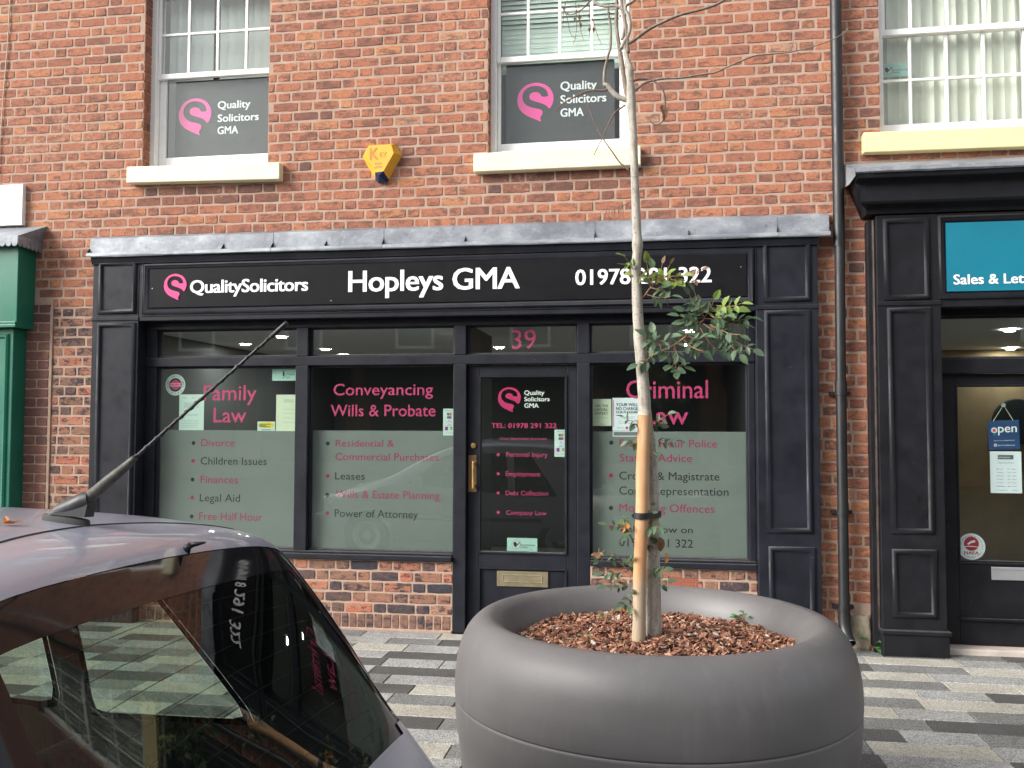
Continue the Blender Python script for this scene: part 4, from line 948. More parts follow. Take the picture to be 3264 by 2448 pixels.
mb = MB(); mb.lathe([(0,.0),(.033,.0),(.03,.004)],(e.x-.004,e.y+.03,e.z-.022),12); mb.build('silt', M_stone, dp)
# stone block and weed at the foot of the pipe
st = bpy.data.meshes.new('stone_block'); bm = bmesh.new(); bmesh.ops.create_cube(bm, size=1); bmesh.ops.subdivide_edges(bm, edges=bm.edges, cuts=5, use_grid_fill=True)
for v_ in bm.verts:
    c0 = v_.co.copy(); v_.co.x = 1.487+c0.x*.135; v_.co.y = .03+c0.y*.11; v_.co.z = .115+c0.z*.25
    v_.co += Vector((noise.noise(c0*3)*.012, noise.noise(c0*3+Vector((5,0,0)))*.014, noise.noise(c0*3+Vector((0,5,0)))*.010))
bm.to_mesh(st); bm.free(); st.materials.append(M_stone); o = link('stone_block', st); o.data.polygons.foreach_set('use_smooth',[True]*len(st.polygons)); tag(o, 'rough sandstone block at the foot of the wall beside the downpipe', 'stone')
# ------------------------------------------------------------------ alarm box
al = empty('alarm_box', (-2.09,-.04,3.5), 'yellow faceted burglar alarm box with blue strobe on the brick wall', 'alarm box')
def za(x, y_): return (1130+x*.1085, 430+y_*.1085)
bk = [wp(*za(*q), -.002) for q in ((425,310),(1215,262),(1405,608),(1010,1318),(605,1310),(240,645))]
ft = [wp(*za(*q), -.085) for q in ((405,330),(1075,285),(1150,530),(850,1065),(600,1100),(318,560))]
mb = MB(); mb.add([tuple(q) for q in bk+ft],[(6,7,8,9,10,11)]+[(i,(i+1)%6,(i+1)%6+6,i+6) for i in range(6) if i != 3]); mb.build('cover', simple('amber_plastic',(.80,.40,.035),.4,var=.08,nscale=8), al)
b3, b4, f3, f4 = bk[3], bk[4], ft[3], ft[4]; low_ = wp(*za(830,1450), -.03)
mb = MB(); mid = (f3+f4)/2+Vector((0,-.0,-.028)); mb.add([tuple(q) for q in (f4,f3,b3,b4,low_+Vector((-.035,0,.01)),low_+Vector((.03,0,.012)),mid)],[(0,1,6),(0,6,4),(6,1,5),(6,5,4),(1,2,5),(0,4,3),(3,4,5,2)]); mb.build('strobe', simple('blue_plastic',(.012,.018,.075),.25), al)
def al_text(txt, x0, x1, t_, b, mt, off=.0):
    Y = -.0865; a_ = wp(*za(x0,(t_+b)/2),Y); b_ = wp(*za(x1,(t_+b)/2),Y); mb = MB(); put_text(mb,txt,a_.x,b_.x,wp(*za((x0+x1)/2,t_),Y).z,wp(*za((x0+x1)/2,b),Y).z,Y,off,tilt=.03); mb.build('lettering',mt,al,fix=False)
M_am = simple('worn_amber_print',(.50,.22,.03),.6)
al_text('K',455,700,390,735,M_am,.02); al_text('EY',745,950,515,640,M_am,.02); al_text('0124',605,790,815,880,M_print); al_text('67992',580,815,925,985,M_print)
# ------------------------------------------------------------------ far side of the street (seen in reflections)
ob = empty('terrace_building', (0,-19,0), 'two storey terrace across the street, seen only as a reflection in the glass', 'building')
M_obr = simple('distant_brick', (.16,.085,.06), .9, var=.3, nscale=7); M_obd = simple('distant_glass', (.02,.022,.025), .12)
MB().box(-26,26,-26,-19,0,6.6).build('wall', M_obr, ob)
mb = MB(); mb.add([(-26.2,-18.8,6.5),(26.2,-18.8,6.5),(26.2,-22.5,8.6),(-26.2,-22.5,8.6),(-26.2,-26.2,6.5),(26.2,-26.2,6.5)],[(0,1,2,3),(3,2,5,4),(0,3,4),(1,5,2)]); mb.build('roof', simple('slate_roof',(.10,.10,.115),.7,var=.2,nscale=5), ob)
x = -24.5
while x < 25:
    wf = MB().ring(x-.6,x+.6,3.9,5.6,[(0,.0),(0,-.05),(.09,-.05),(.09,0)],-19.0+.0).build('window', M_white, ob); 
    wf.data.transform(Matrix.Translation((0,-19,0))@Matrix.Scale(-1,4,(0,1,0))@Matrix.Translation((0,19,0)))
    MB().box(x-.5,x+.5,-18.995,-18.985,4.0,5.5).build('pane', M_obd, wf)
    mb = MB(); mb.box(x-1.35,x+1.35,-18.99,-18.95,.5,2.7); mb.build('shop_window', M_obd, ob); MB().box(x-1.5,x+1.5,-18.99,-18.85,2.75,3.35).build('shop_sign', M_black, ob)
    x += 3.5
# ------------------------------------------------------------------ planter
PC = (.000,-3.20,0.0)
pl = empty('planter', PC, 'huge round grey-brown resin planter on the pavement holding bark mulch and a young tree', 'planter')
def cr(P, n):
    out = []
    for i in range(len(P)-1):
        p0=P[max(i-1,0)]; p1=P[i]; p2=P[i+1]; p3=P[min(i+2,len(P)-1)]
        for k in range(n):
            t=k/n; out.append(tuple(.5*((2*b)+(-a+c)*t+(2*a-5*b+4*c-d)*t*t+(-a+3*b-3*c+d)*t**3) for a,b,c,d in zip(p0,p1,p2,p3)))
    out.append(tuple(P[-1])); return out
upper = cr([(.555,.66),(.565,.74),(.580,.790),(.610,.835),(.650,.855),(.693,.845),(.735,.805),(.765,.740),(.780,.660),(.784,.595),(.783,.5605)],5)+[(.7805,.557)]
MB().lathe(upper, PC, 128).build('rim_bowl', M_planter, pl, smooth=True)
lower = [(.7775,.556)]+cr([(.7815,.553),(.780,.48),(.764,.36),(.745,.22),(.695,.10),(.640,.02),(.60,-.0)],5)+[(.0,.0)]
MB().lathe(lower, PC, 128).build('lower_bowl', M_planter, pl, smooth=True)
def mulch_z(x, y): 
    d = math.hypot(x-PC[0], y-PC[1]); return .735+.035*(1-(d/.57)**2)+.014*noise.noise(Vector((x*6,y*6,0)))+.012*noise.noise(Vector((x*14,y*14,4)))+.014*(y-PC[1])
soil = MB(); v=[]; f=[]; nr, na = 14, 48
for i in range(nr+1):
    for k in range(na):
        r = .565*i/nr; a = 2*math.pi*k/na; x = PC[0]+r*math.cos(a); y = PC[1]+r*math.sin(a); v.append((x,y,mulch_z(x,y)-.012))
for i in range(nr):
    for k in range(na): f.append((i*na+k,i*na+(k+1)%na,(i+1)*na+(k+1)%na,(i+1)*na+k))
soil.add(v,f); so_ = soil.build('soil', simple('dark_soil',(.05,.028,.02),.95,var=.3,nscale=40), pl)
m, t, p = new_mat('bark_chips'); tn = tone_src(t)
c = ramp(t, tn, [(0,(.055,.024,.016)),(.3,(.15,.058,.034)),(.6,(.31,.135,.078)),(.82,(.42,.225,.135)),(.93,(.46,.31,.20)),(1,(.52,.46,.40))]).outputs[0]
c = mixc(t,1.0,c,ramp(t,pos_noise(t,140,3,.6,(1,1,1)),[(.3,(.65,)*3),(.7,(1.2,)*3)]).outputs[0],'MULTIPLY'); t.links.new(c,p.inputs['Base Color']); p.inputs['Roughness'].default_value=.8; M_bark=m
rnd = random.Random(17); mb = MB()
for i in range(6500):
    r = .562*math.sqrt(rnd.random()); a = rnd.random()*6.283; x = PC[0]+r*math.cos(a); y = PC[1]+r*math.sin(a)
    L = rnd.uniform(.006,.019)*(1.4 if rnd.random()<.12 else 1); wd = L*rnd.uniform(.22,.6); th = rnd.uniform(.001,.003)
    R = Matrix.Rotation(rnd.random()*6.283,3,'Z')@Matrix.Rotation(rnd.gauss(0,.45),3,'Y')@Matrix.Rotation(rnd.gauss(0,.5),3,'X')
    o_ = Vector((x,y,mulch_z(x,y)+rnd.uniform(-.010,.008)))
    pts = [(-L,-wd*rnd.uniform(.3,.8)),(-L*.1,-wd),(L,-wd*rnd.uniform(.1,.6)),(L*rnd.uniform(.6,1),wd*.7),(-L*.3,wd),(-L*.9,wd*.4)]
    cv = rnd.uniform(-.003,.003)
    q = [o_+R@Vector((a_,b_,th+cv*abs(a_/L))) for a_,b_ in pts]+[o_+R@Vector((a_*.95,b_*.95,-th)) for a_,b_ in pts]
    mb.add(q,[(0,1,2,3,4,5)]+[(j,j+6,(j+1)%6+6,(j+1)%6) for j in range(6)],0,min(1,max(0,rnd.gauss(.5,.25))))
o = mb.build('bark_mulch', M_bark, None, tone=True, fix=False); tag(o, 'reddish brown bark chip mulch filling the round planter', 'mulch', kind='stuff')

# ------------------------------------------------------------------ tree
def bark_material(name, cols, spot=(.12,.10,.08)):
    m, t, p = new_mat(name); n1 = pos_noise(t, 60, 5, .7, (1,1,.22)); n2 = pos_noise(t, 75, 4, .65, (1,1,1.6), 3)
    c = ramp(t, n1, [(.3,cols[0]),(.5,cols[1]),(.7,cols[2])]).outputs[0]
    c = mixc(t, ramp(t, n2, [(.58,(0,0,0)),(.65,(.75,)*3)]).outputs[0], c, spot); t.links.new(c, p.inputs['Base Color']); p.inputs['Roughness'].default_value=.85
    bump(t, p, n1, .8, .003); return m
M_bk = bark_material('pale_bark', [(.21,.188,.155),(.36,.33,.28),(.47,.445,.385)])
M_bk2 = bark_material('twig_bark', [(.13,.095,.075),(.22,.17,.135),(.33,.275,.22)])
M_twig = bark_material('dark_twig', [(.10,.06,.045),(.16,.10,.075),(.24,.17,.13)])
M_gstem = simple('tan_stem', (.34,.19,.10), .7)
tree = empty('young_tree', (.008,-3.2,.76), 'slender young tree with pale bark, mostly bare, growing from the round planter', 'tree')
YT = -3.2
def pxs(L, o=(0,0), s=1.0, Y=YT, dy=None):
    out = []
    for i, q in enumerate(L): out.append(wp(o[0]+q[0]*s, o[1]+q[1]*s, Y+(dy[i] if dy else 0)))
    return out
def limb(pts, r0, r1, name='branch', mat=None, n=10, sub=5, knob=.06, seed=0):
    P = [Vector(q) for q in cr([tuple(q) for q in pts], sub)]; m_ = len(P)
    tot = [0]
    for i in range(1,m_): tot.append(tot[-1]+(P[i]-P[i-1]).length)
    rad = [(r0+(r1-r0)*(tot[i]/tot[-1]))*(1+knob*noise.noise(Vector((tot[i]*22,seed,1)))*2) for i in range(m_)]
    return MB().tube(P, rad, n).build(name, mat or M_bk, tree, smooth=True)
tp_ = [(2085,2050),(2085,2021),(2080,1800),(2075,1500),(2058,1321),(2047,1180),(2040,1090),(2033,1000),(2028,850),(2032,780),(2025,620),(2018,420),(2012,330),(2006,230),(2000,190)]
P = pxs(tp_); rad = [.036,.0315,.0295,.0275,.0245,.0245,.023,.0215,.0195,.0185,.0170,.0160,.0170,.0150,.0115]
Q = cr([(*q, r) for q, r in zip(P, rad)], 9)
def knobf(z): return sum(a*math.exp(-((z-c_)/w_)**2) for c_,a,w_ in ((P[6].z+.02,.0035,.02),(P[9].z,.0045,.022),(P[11].z+.16,.003,.03),(P[12].z,.003,.02),(P[13].z,.004,.02),(1.0,.002,.04),(1.93,.002,.02)))
MB().tube([q[:3] for q in Q],[q[3]*(1+.05*noise.noise(Vector((q[2]*14,0,0))))+knobf(q[2]) for q in Q],18).build('trunk', M_bk, tree, smooth=True)
o8 = (1740,0); s8 = .3618
def B8(L, r0, r1, mat=None, k=.06, dy=None, seed=1): return limb(pxs(L,o8,s8,dy=dy), r0, r1, mat=mat, knob=k, seed=seed, n=8)
B8([(742,925),(715,830),(690,700),(672,580),(655,460)],.0115,.0095,M_bk2,seed=1); B8([(655,465),(630,300),(620,200),(624,90),(625,-90)],.0085,.006,M_bk2,seed=2)
B8([(715,880),(670,868),(620,840),(570,790),(540,755),(508,755)],.012,.0105,M_bk,seed=3); B8([(515,750),(512,690),(522,600),(545,500),(568,420),(572,300),(568,200),(552,130),(550,40)],.0062,.0035,M_bk2,seed=4)
B8([(545,790),(490,798),(430,795),(380,800),(300,830),(220,872),(160,905),(120,940),(92,975),(85,990)],.0052,.0018,M_twig,seed=5)
B8([(680,415),(720,385),(780,350),(900,262),(1040,190),(1200,125),(1382,80),(1520,30),(1660,-60)],.0078,.0052,M_bk2,seed=6)
B8([(660,430),(690,370),(730,290),(738,200),(722,130),(700,90),(705,50),(760,15),(820,-50)],.0095,.007,M_bk,seed=7)
B8([(722,470),(712,330),(700,210),(680,110),(668,20),(660,-90)],.009,.007,M_bk2,seed=8); B8([(722,600),(718,520),(700,440),(690,390)],.0115,.0075,M_bk,seed=9); B8([(672,350),(690,250),(692,120),(690,-90)],.007,.006,M_bk,seed=19)
B8([(770,810),(812,775),(850,742),(900,718),(1000,696),(1100,688),(1200,685),(1382,655),(1480,640),(1560,610)],.0058,.0040,M_bk2,seed=10)
limb(pxs([(2304,220),(2360,195),(2408,177),(2460,172),(2512,167),(2560,157),(2597,147),(2651,127),(2690,105),(2704,88)]),.0040,.0014,mat=M_bk2,seed=11)
B8([(768,720),(790,705),(820,695),(860,692),(900,696),(950,715),(995,750),(1030,792),(1045,850),(1050,920),(1042,1000),(1030,1060),(1010,1085),(975,1100),(940,1085),(912,1045)],.0055,.0022,M_twig,.15,seed=12)
B8([(700,925),(650,960),(600,1005),(570,1060),(540,1120),(510,1190),(480,1250),(450,1310),(422,1370)],.0040,.0016,M_twig,seed=13)
B8([(735,1503),(690,1465),(650,1430),(590,1345),(520,1245),(450,1130),(400,1010),(370,930),(358,880)],.0036,.0014,M_twig,seed=14)
B8([(690,90),(640,60),(600,52),(520,56),(450,32),(415,-5),(400,-60)],.0075,.0055,M_bk,seed=15); B8([(405,0),(365,35),(330,72),(260,118),(200,130),(160,95)],.0032,.0018,M_twig,seed=16)
for i, L in enumerate([[(165,90),(190,170),(215,290),(262,342)],[(262,25),(272,200),(262,320),(240,388)],[(290,40),(300,230),(332,352)],[(378,10),(392,200),(380,335)],[(415,170),(450,300),(490,388)],[(255,110),(300,180),(305,205)],[(550,70),(548,130),(580,165)],[(175,20),(160,100),(150,235)]]): B8(L,.0016,.0009,M_twig,.2,seed=20+i)
limb(pxs([(2009,646),(1995,650),(1985,656),(1960,660),(1935,656)]),.0018,.001,mat=M_twig)
for L in ([(2512,167),(2525,150),(2531,108)],[(2590,150),(2600,138),(2604,128)],[(2525,190),(2522,205),(2538,235)],[(2540,168),(2570,170),(2595,155)]): limb(pxs(L),.0016,.0008,mat=M_twig)
def leaf_mat(name, a, b):
    m, t, p = new_mat(name); c = ramp(t, pos_noise(t, 45, 3, .6), [(.3,a),(.7,b)]).outputs[0]; t.links.new(c,p.inputs['Base Color']); p.inputs['Roughness'].default_value=.5
    tr = t.nodes.new('ShaderNodeBsdfTranslucent'); t.links.new(c, tr.inputs[0]); mx = t.nodes.new('ShaderNodeMixShader'); mx.inputs[0].default_value=.28
    t.links.new(p.outputs[0],mx.inputs[1]); t.links.new(tr.outputs[0],mx.inputs[2]); t.links.new(mx.outputs[0],t.nodes['Material Output'].inputs[0]); return m
LM = {'g':leaf_mat('green_leaf',(.075,.135,.075),(.125,.20,.105)),'d':leaf_mat('dark_leaf',(.05,.095,.055),(.09,.15,.08)),'y':leaf_mat('lime_leaf',(.16,.27,.05),(.26,.36,.07)),'b':leaf_mat('brown_leaf',(.16,.08,.04),(.26,.15,.08)),'o':leaf_mat('orange_leaf',(.40,.13,.03),(.55,.24,.07)),'m':leaf_mat('mixed_leaf',(.10,.14,.04),(.30,.32,.06))}
def leaflet(mb, base, direc, nrm, L, rnd, mi=0):
    """toothed ovate leaflet folded on its midrib"""
    d = direc.normalized(); n = (nrm-d*nrm.dot(d)).normalized(); sx = d.cross(n); fold = rnd.uniform(.1,.45); curl = rnd.uniform(-.1,.45)
    W_ = L*rnd.uniform(.26,.34); st = [(0,.0),(.14,.62),(.24,.9),(.30,.80),(.44,1.0),(.52,.84),(.66,.80),(.74,.58),(.88,.36),(1,0)]
    mid = []; le = []; ri = []
    for t_, w_ in st:
        q = base+d*(L*t_)-n*(curl*L*t_*t_*.6); mid.append(q); le.append(q+sx*(W_*w_)+n*(fold*W_*w_)); ri.append(q-sx*(W_*w_)+n*(fold*W_*w_))
    k = len(st); v = mid+le+ri; f = []
    for i in range(k-1): f += [(i,i+1,k+i+1,k+i),(i+1,i,2*k+i,2*k+i+1)]
    mb.add(v, f, mi)
def compound(A, B, col='g', n=None, size=.036, seed=0, parent=None, sag=.02, name='leaf', only_tip=False):
    rnd_ = random.Random(seed*7+3); d = B-A; Lr = d.length; n = n or max(1,int(Lr/.030)); side = d.cross(Vector((0,1,0))).normalized()
    dep = rnd_.uniform(-.05,.03); pts = []
    for i in range(n+2):
        t_ = i/(n+1); pts.append(A+d*t_+Vector((0,dep*t_,-sag*math.sin(t_*2.2)+sag*.8*t_)))
    mb = MB(); mb.tube(pts,[.0013]*(n+1)+[.0007],5,mi=1)
    up = Vector((rnd_.uniform(-.5,.5), rnd_.uniform(-1.0,-.3), rnd_.uniform(.4,1.1))).normalized()
    for i in range(1 if not only_tip else n, n+1):
        q = pts[i]; dd = (pts[i+1]-pts[i-1]).normalized()
        for sg in (-1,1):
            if rnd_.random() < .08: continue
            dr = dd*rnd_.uniform(.25,.75)+side*sg*rnd_.uniform(.6,1)+Vector((0,rnd_.uniform(-.5,.5),rnd_.uniform(-.55,.15)))
            leaflet(mb, q, dr, up+Vector((rnd_.uniform(-.4,.4),rnd_.uniform(-.4,.4),rnd_.uniform(-.3,.3))), size*rnd_.uniform(.7,1.1)*(1-.15*i/n), rnd_)
    leaflet(mb, pts[-1], (pts[-1]-pts[-2]).normalized()+Vector((0,0,-.3)), up, size*1.05, rnd_)
    o = mb.build(name, [LM[col], M_gstem], parent or tree, fix=False); return o
oz = (1840,800); sz_ = .2712
limb(pxs([(765,555),(800,510),(860,430),(930,375)],oz,sz_),.0032,.0022,mat=M_gstem); limb(pxs([(930,375),(1000,320),(1100,300),(1200,290),(1300,280),(1420,270)],oz,sz_),.002,.0012,mat=M_gstem)
limb(pxs([(800,1240),(900,1222),(1010,1170),(1130,1110),(1220,1050),(1290,990),(1370,930),(1430,870),(1480,810),(1500,785)],oz,sz_),.0048,.003,mat=M_gstem)
limb(pxs([(995,1170),(970,1100),(935,1060)],oz,sz_),.0018,.0014,mat=M_gstem); limb(pxs([(1130,1120),(1150,1250),(1160,1340)],oz,sz_),.0015,.001,mat=M_gstem)
sp = [(860,430,820,160,'m'),(930,400,1000,150,'b'),(950,380,1090,160,'b'),(900,400,880,200,'g'),(980,340,1240,310,'m'),(1090,300,1180,380,'y'),(860,430,990,430,'d'),(880,430,1050,400,'g'),(890,400,960,290,'y'),(930,380,1050,300,'y'),(900,380,830,290,'d'),(720,190,560,85,'y'),(730,200,590,190,'g'),(1290,280,1460,225,'b'),(1350,275,1385,360,'b'),(820,512,1100,548,'g'),(760,240,700,260,'m'),
      (1500,790,1375,480,'d'),(1440,700,1320,520,'d'),(1480,780,1200,760,'g'),(1480,760,1270,690,'d'),(1500,770,1610,570,'y'),(1560,700,1880,690,'y'),(1640,640,1920,628,'y'),(1500,790,2050,785,'g'),(1600,770,1960,850,'g'),(1480,820,1260,830,'g'),(1480,850,1680,940,'d'),(1560,870,2060,1160,'g'),(1560,860,1900,1000,'d'),(1700,950,1900,1220,'g'),(1640,900,1740,1150,'d'),(1300,1000,1500,1010,'g'),(1440,900,1640,1170,'d'),(1290,1010,1290,880,'d'),(1140,1110,1200,1240,'g'),(1140,1100,1220,1020,'g'),(1090,1180,1030,1245,'g'),(1250,1050,1470,1180,'d'),(1350,1080,1480,1200,'d'),(1250,1030,1350,1090,'m'),(1155,1300,1165,1420,'g'),(1150,1290,1250,1360,'g'),(1150,1290,1080,1370,'g'),(935,1060,810,990,'g'),(935,1050,900,960,'g'),(940,1050,1095,1015,'g'),(930,1060,860,1070,'d'),(960,1090,1000,1130,'d'),(860,1240,710,1330,'d'),(850,1230,900,1210,'g'),(1420,760,1370,650,'d'),(1560,760,1740,780,'g')]
for i,(a_,b_,c_,d_,cl) in enumerate(sp): compound(wp(oz[0]+a_*sz_,oz[1]+b_*sz_,YT-.01), wp(oz[0]+c_*sz_,oz[1]+d_*sz_,YT-.01-.02*(i%3)), cl, seed=i, size=.032 if cl=='b' else .050)
o7=(1860,1220); s7=.2532; o9=(1850,1500); s9=.1808; o5=(1880,1750); s5=.2712
for i,(oo,ss,a_,b_,c_,d_,cl) in enumerate([(o7,s7,690,470,500,430,'d'),(o7,s7,695,440,640,540,'d'),(o7,s7,860,480,1060,400,'d'),(o7,s7,860,500,960,540,'d'),(o7,s7,870,700,1160,735,'d'),(o7,s7,690,690,560,755,'d'),(o7,s7,850,800,905,890,'d'),(o7,s7,690,710,620,760,'d'),
    (o9,s9,1260,760,1275,605,'g'),(o9,s9,960,960,480,915,'g'),(o9,s9,920,1000,800,1130,'g'),(o9,s9,760,900,780,830,'y'),(o9,s9,760,920,800,960,'o'),(o9,s9,1290,750,1290,960,'g'),(o9,s9,1270,830,1380,990,'d'),(o9,s9,1220,850,1210,1010,'g'),(o9,s9,1210,1090,1300,1190,'g'),(o9,s9,1230,1200,1220,1360,'d'),
    (o5,s5,430,240,150,268,'g'),(o5,s5,400,200,330,100,'g'),(o5,s5,470,160,535,80,'g'),(o5,s5,430,250,270,300,'g'),(o5,s5,420,180,500,150,'g'),(o5,s5,430,150,470,110,'g'),(o5,s5,500,400,190,430,'d'),(o5,s5,470,330,370,380,'g'),(o5,s5,510,520,370,650,'g'),(o5,s5,520,560,490,670,'g'),(o5,s5,250,20,265,125,'g'),(o5,s5,170,10,100,95,'g'),(o5,s5,110,-10,105,40,'b'),(o5,s5,680,245,870,240,'g'),(o5,s5,800,390,910,385,'d'),(o5,s5,490,460,500,490,'d')]):
    compound(wp(oo[0]+a_*ss,oo[1]+b_*ss,YT-.04), wp(oo[0]+c_*ss,oo[1]+d_*ss,YT-.05), cl, seed=100+i, size=.038)
limb(pxs([(520,420),(480,340),(430,240),(380,170)],o5,s5,Y=YT-.03),.0018,.001,mat=M_gstem); limb(pxs([(520,440),(490,470),(500,520),(430,530)],o5,s5,Y=YT-.03),.0014,.0008,mat=M_gstem)
rnd = random.Random(5)
for oo,ss,a_,b_,c_,d_,cl,sz2 in [(o9,s9,1300,1180,1310,1330,'g',.034),(o9,s9,1400,1200,1430,1440,'b',.045),(o9,s9,1375,1180,1470,1290,'b',.022),(o9,s9,1520,1440,1545,1560,'o',.024),(o9,s9,1530,1530,1500,1640,'o',.026),(o8,s8,1020,920,1060,1040,'b',.02),(o8,s8,1040,960,1080,990,'b',.016),(o8,s8,1035,1010,1050,1060,'b',.018)]:
    A_ = wp(oo[0]+a_*ss,oo[1]+b_*ss,YT-.03); B_ = wp(oo[0]+c_*ss,oo[1]+d_*ss,YT-.03); m_ = MB(); leaflet(m_,A_,B_-A_,Vector((.3,-1,.3)),(B_-A_).length,rnd); m_.tube([A_-(B_-A_)*.15,A_],.0009,5,mi=1); m_.build('leaf',[LM[cl],M_gstem],tree,fix=False)
for i in range(9):                                       # withered seed stalks
    x = 1935+i*7+rnd.uniform(-3,3); m_ = MB(); q = pxs([(x,655),(x-2,670),(x-4+rnd.uniform(-4,4),690+rnd.uniform(0,35))]); m_.tube(q,[.0008,.0016,.0006],5); m_.build('dead_stalk', LM['b'], tree)
for (x,y_) in [(165,60),(190,110),(268,90),(300,150),(305,200),(385,240),(388,220),(420,240),(410,160),(550,100),(255,150),(655,125),(300,130),(382,120)]:
    q = wp(o8[0]+x*s8,o8[1]+y_*s8,YT); m_ = MB(); leaflet(m_,q,Vector((rnd.uniform(-.4,.4),0,-1)),Vector((.2,-1,.1)),rnd.uniform(.012,.022),rnd); m_.build('bud',LM['b'],tree,fix=False)
# stake and tie
def wood_mat():
    m, t, p = new_mat('peeled_stake_wood'); n1 = pos_noise(t, 22, 5, .6, (1,1,.12)); n2 = pos_noise(t, 5, 3, .5, None, 4)
    c = ramp(t, n1, [(.3,(.34,.18,.085)),(.5,(.48,.285,.145)),(.7,(.58,.39,.23))]).outputs[0]; c = mixc(t, ramp(t,n2,[(.5,(0,0,0)),(.7,(.5,)*3)]).outputs[0], c, (.50,.23,.085))
    g_ = t.nodes.new('ShaderNodeNewGeometry'); sp_ = t.nodes.new('ShaderNodeSeparateXYZ'); t.links.new(g_.outputs['Position'], sp_.inputs[0])
    zz = mth(t,'ADD', sp_.outputs[2], mth(t,'MULTIPLY', mth(t,'SUBTRACT', n1, .5), .5)); c = mixc(t, ramp(t, zz, [(.98,(.9,)*3),(1.0,(.0,)*3)]).outputs[0], c, (.36,.29,.21))
    t.links.new(c,p.inputs['Base Color']); p.inputs['Roughness'].default_value=.75; bump(t,p,n1,.4,.002); return m
stake = empty('tree_stake', (-.047,-3.27,.75), 'peeled round timber stake standing against the young tree trunk', 'stake')
a_ = wp(2034,2070,-3.262); b_ = wp(2054,1323,-3.262); PP = [a_+(b_-a_)*(i/16) for i in range(17)]
PP = [q+Vector((.0012*math.sin(i*.9),0,0)) for i,q in enumerate(PP)]
MB().tube(PP,[.0262+.0008*math.sin(i*1.7) for i in range(17)],20).build('pole', wood_mat(), stake, auto=50)
mb = MB(); mb.tube([b_,b_+Vector((.001,0,.004))],[.0262,.0245],20); mb.build('cut_end', simple('pale_cut_wood',(.66,.50,.34),.8,var=.15,nscale=60), stake)
tie = empty('tree_tie', (-.03,-3.25,1.24), 'black rubber strap holding the tree trunk to the timber stake', 'tree tie')
tz = wp(2045,1643,-3.26).z; cs = wp(2046,1643,-3.262); ctr = wp(2078,1643,YT)
pts=[]; 
for k in range(15): a__ = math.radians(60+255*k/14+0); pts.append((cs.x+.0295*math.cos(a__+.4), cs.y+.0295*math.sin(a__+.4)))
oval = []
dx, dy = ctr.x-cs.x, ctr.y-cs.y; ang = math.atan2(dy,dx)
for k in range(17): t_ = ang+math.pi/2+math.pi*k/16; oval.append((cs.x+.030*math.cos(t_), cs.y+.030*math.sin(t_)))
for k in range(17): t_ = ang-math.pi/2+math.pi*k/16; oval.append((ctr.x+.0335*math.cos(t_), ctr.y+.0335*math.sin(t_)))
n_=len(oval); v=[]; cxm=(cs.x+ctr.x)/2; cym=(cs.y+ctr.y)/2
for (x,y) in oval: v += [(x,y,tz-.012),(x,y,tz+.012)]
for (x,y) in oval: q=Vector((x-cxm,y-cym)).normalized()*.004; v += [(x+q.x,y+q.y,tz-.012),(x+q.x,y+q.y,tz+.012)]
f=[]
for i in range(n_):
    j=(i+1)%n_; f += [(2*i,2*j,2*j+1,2*i+1),(2*n_+2*i,2*n_+2*i+1,2*n_+2*j+1,2*n_+2*j),(2*i+1,2*j+1,2*n_+2*j+1,2*n_+2*i+1),(2*i,2*n_+2*i,2*n_+2*j,2*j)]
m_=MB(); m_.add(v,f); m_.build('strap', M_plastic, tie, auto=40)
MB().box(cs.x-.040,cs.x-.030,cs.y-.012,cs.y+.012,tz-.006,tz+.006).build('buckle', M_plastic, tie, bevel=.002)
# weeds and litter
def weed(c, sc, n, label, seed, col='g', plane='w'):
    rnd_ = random.Random(seed); t_ = empty('weed', c, label, 'weed'); m_ = MB()
    for i in range(n):
        a__ = rnd_.random()*6.283; h = rnd_.uniform(.3,1)*sc; tip = Vector(c)+Vector((math.cos(a__)*sc*.6,math.sin(a__)*sc*.5,h)); m_.tube([c,(Vector(c)+tip)/2+Vector((0,0,h*.2)),tip],.0008,5,mi=1)
        leaflet(m_,tip,Vector((math.cos(a__),math.sin(a__),rnd_.uniform(-.4,.3))),Vector((0,-.4,1)),sc*rnd_.uniform(.45,.7),rnd_)
        if rnd_.random()<.6: leaflet(m_,tip,Vector((math.cos(a__+1.6),math.sin(a__+1.6),.1)),Vector((0,-.4,1)),sc*.4,rnd_)
    m_.build('leaf_cluster',[leaf_mat('weed_leaf%d'%seed,(.06,.18,.05),(.10,.26,.07)),M_gstem],t_,fix=False)
def on_mulch(x, y_):
    d = _f + _r2*((x-W0/2)/FPX) - _u2*((y_-H0/2)/FPX); z = .75
    for _ in range(6): q = CAM+d*((z-CAM.z)/d.z); z = mulch_z(q.x,q.y)
    return (q.x,q.y,z)
weed(on_mulch(2365,1984),.045,14,'largest green weed, against the right inner rim of the round planter',1)
weed(on_mulch(1925,1975),.025,8,'small green weed on the mulch left of the stake towards the back',2)
weed(on_mulch(1862,2040),.024,8,'small green weed at the front left of the mulch',3)
weed((1.555,-.06,.004),.085,11,'bright green weed sprouting at the foot of the sandstone block',4)
def litter(c, L, mat, label, cat, rz_=0):
    m_=MB(); m_.box(-L/2,L/2,-L*.16,L*.16,0,.004); o_=m_.build('litter',mat,None,bevel=.0015); o_.location=c; o_.rotation_euler=(.1,.1,rz_); tag(o_,label,cat)
litter((*on_mulch(1885,1945)[:2],on_mulch(1885,1945)[2]+.008),.022,M_white,'white scrap of litter at the back left of the mulch','litter',.2)
litter((-.435,-3.665,.846),.022,M_white,'white fleck of litter on the left shoulder of the planter rim','litter',.6)
litter((*on_mulch(2280,1938)[:2],on_mulch(2280,1938)[2]+.010),.02,M_white,'tiny pale paper scrap on the back of the mulch right of the tree','litter',1.2)
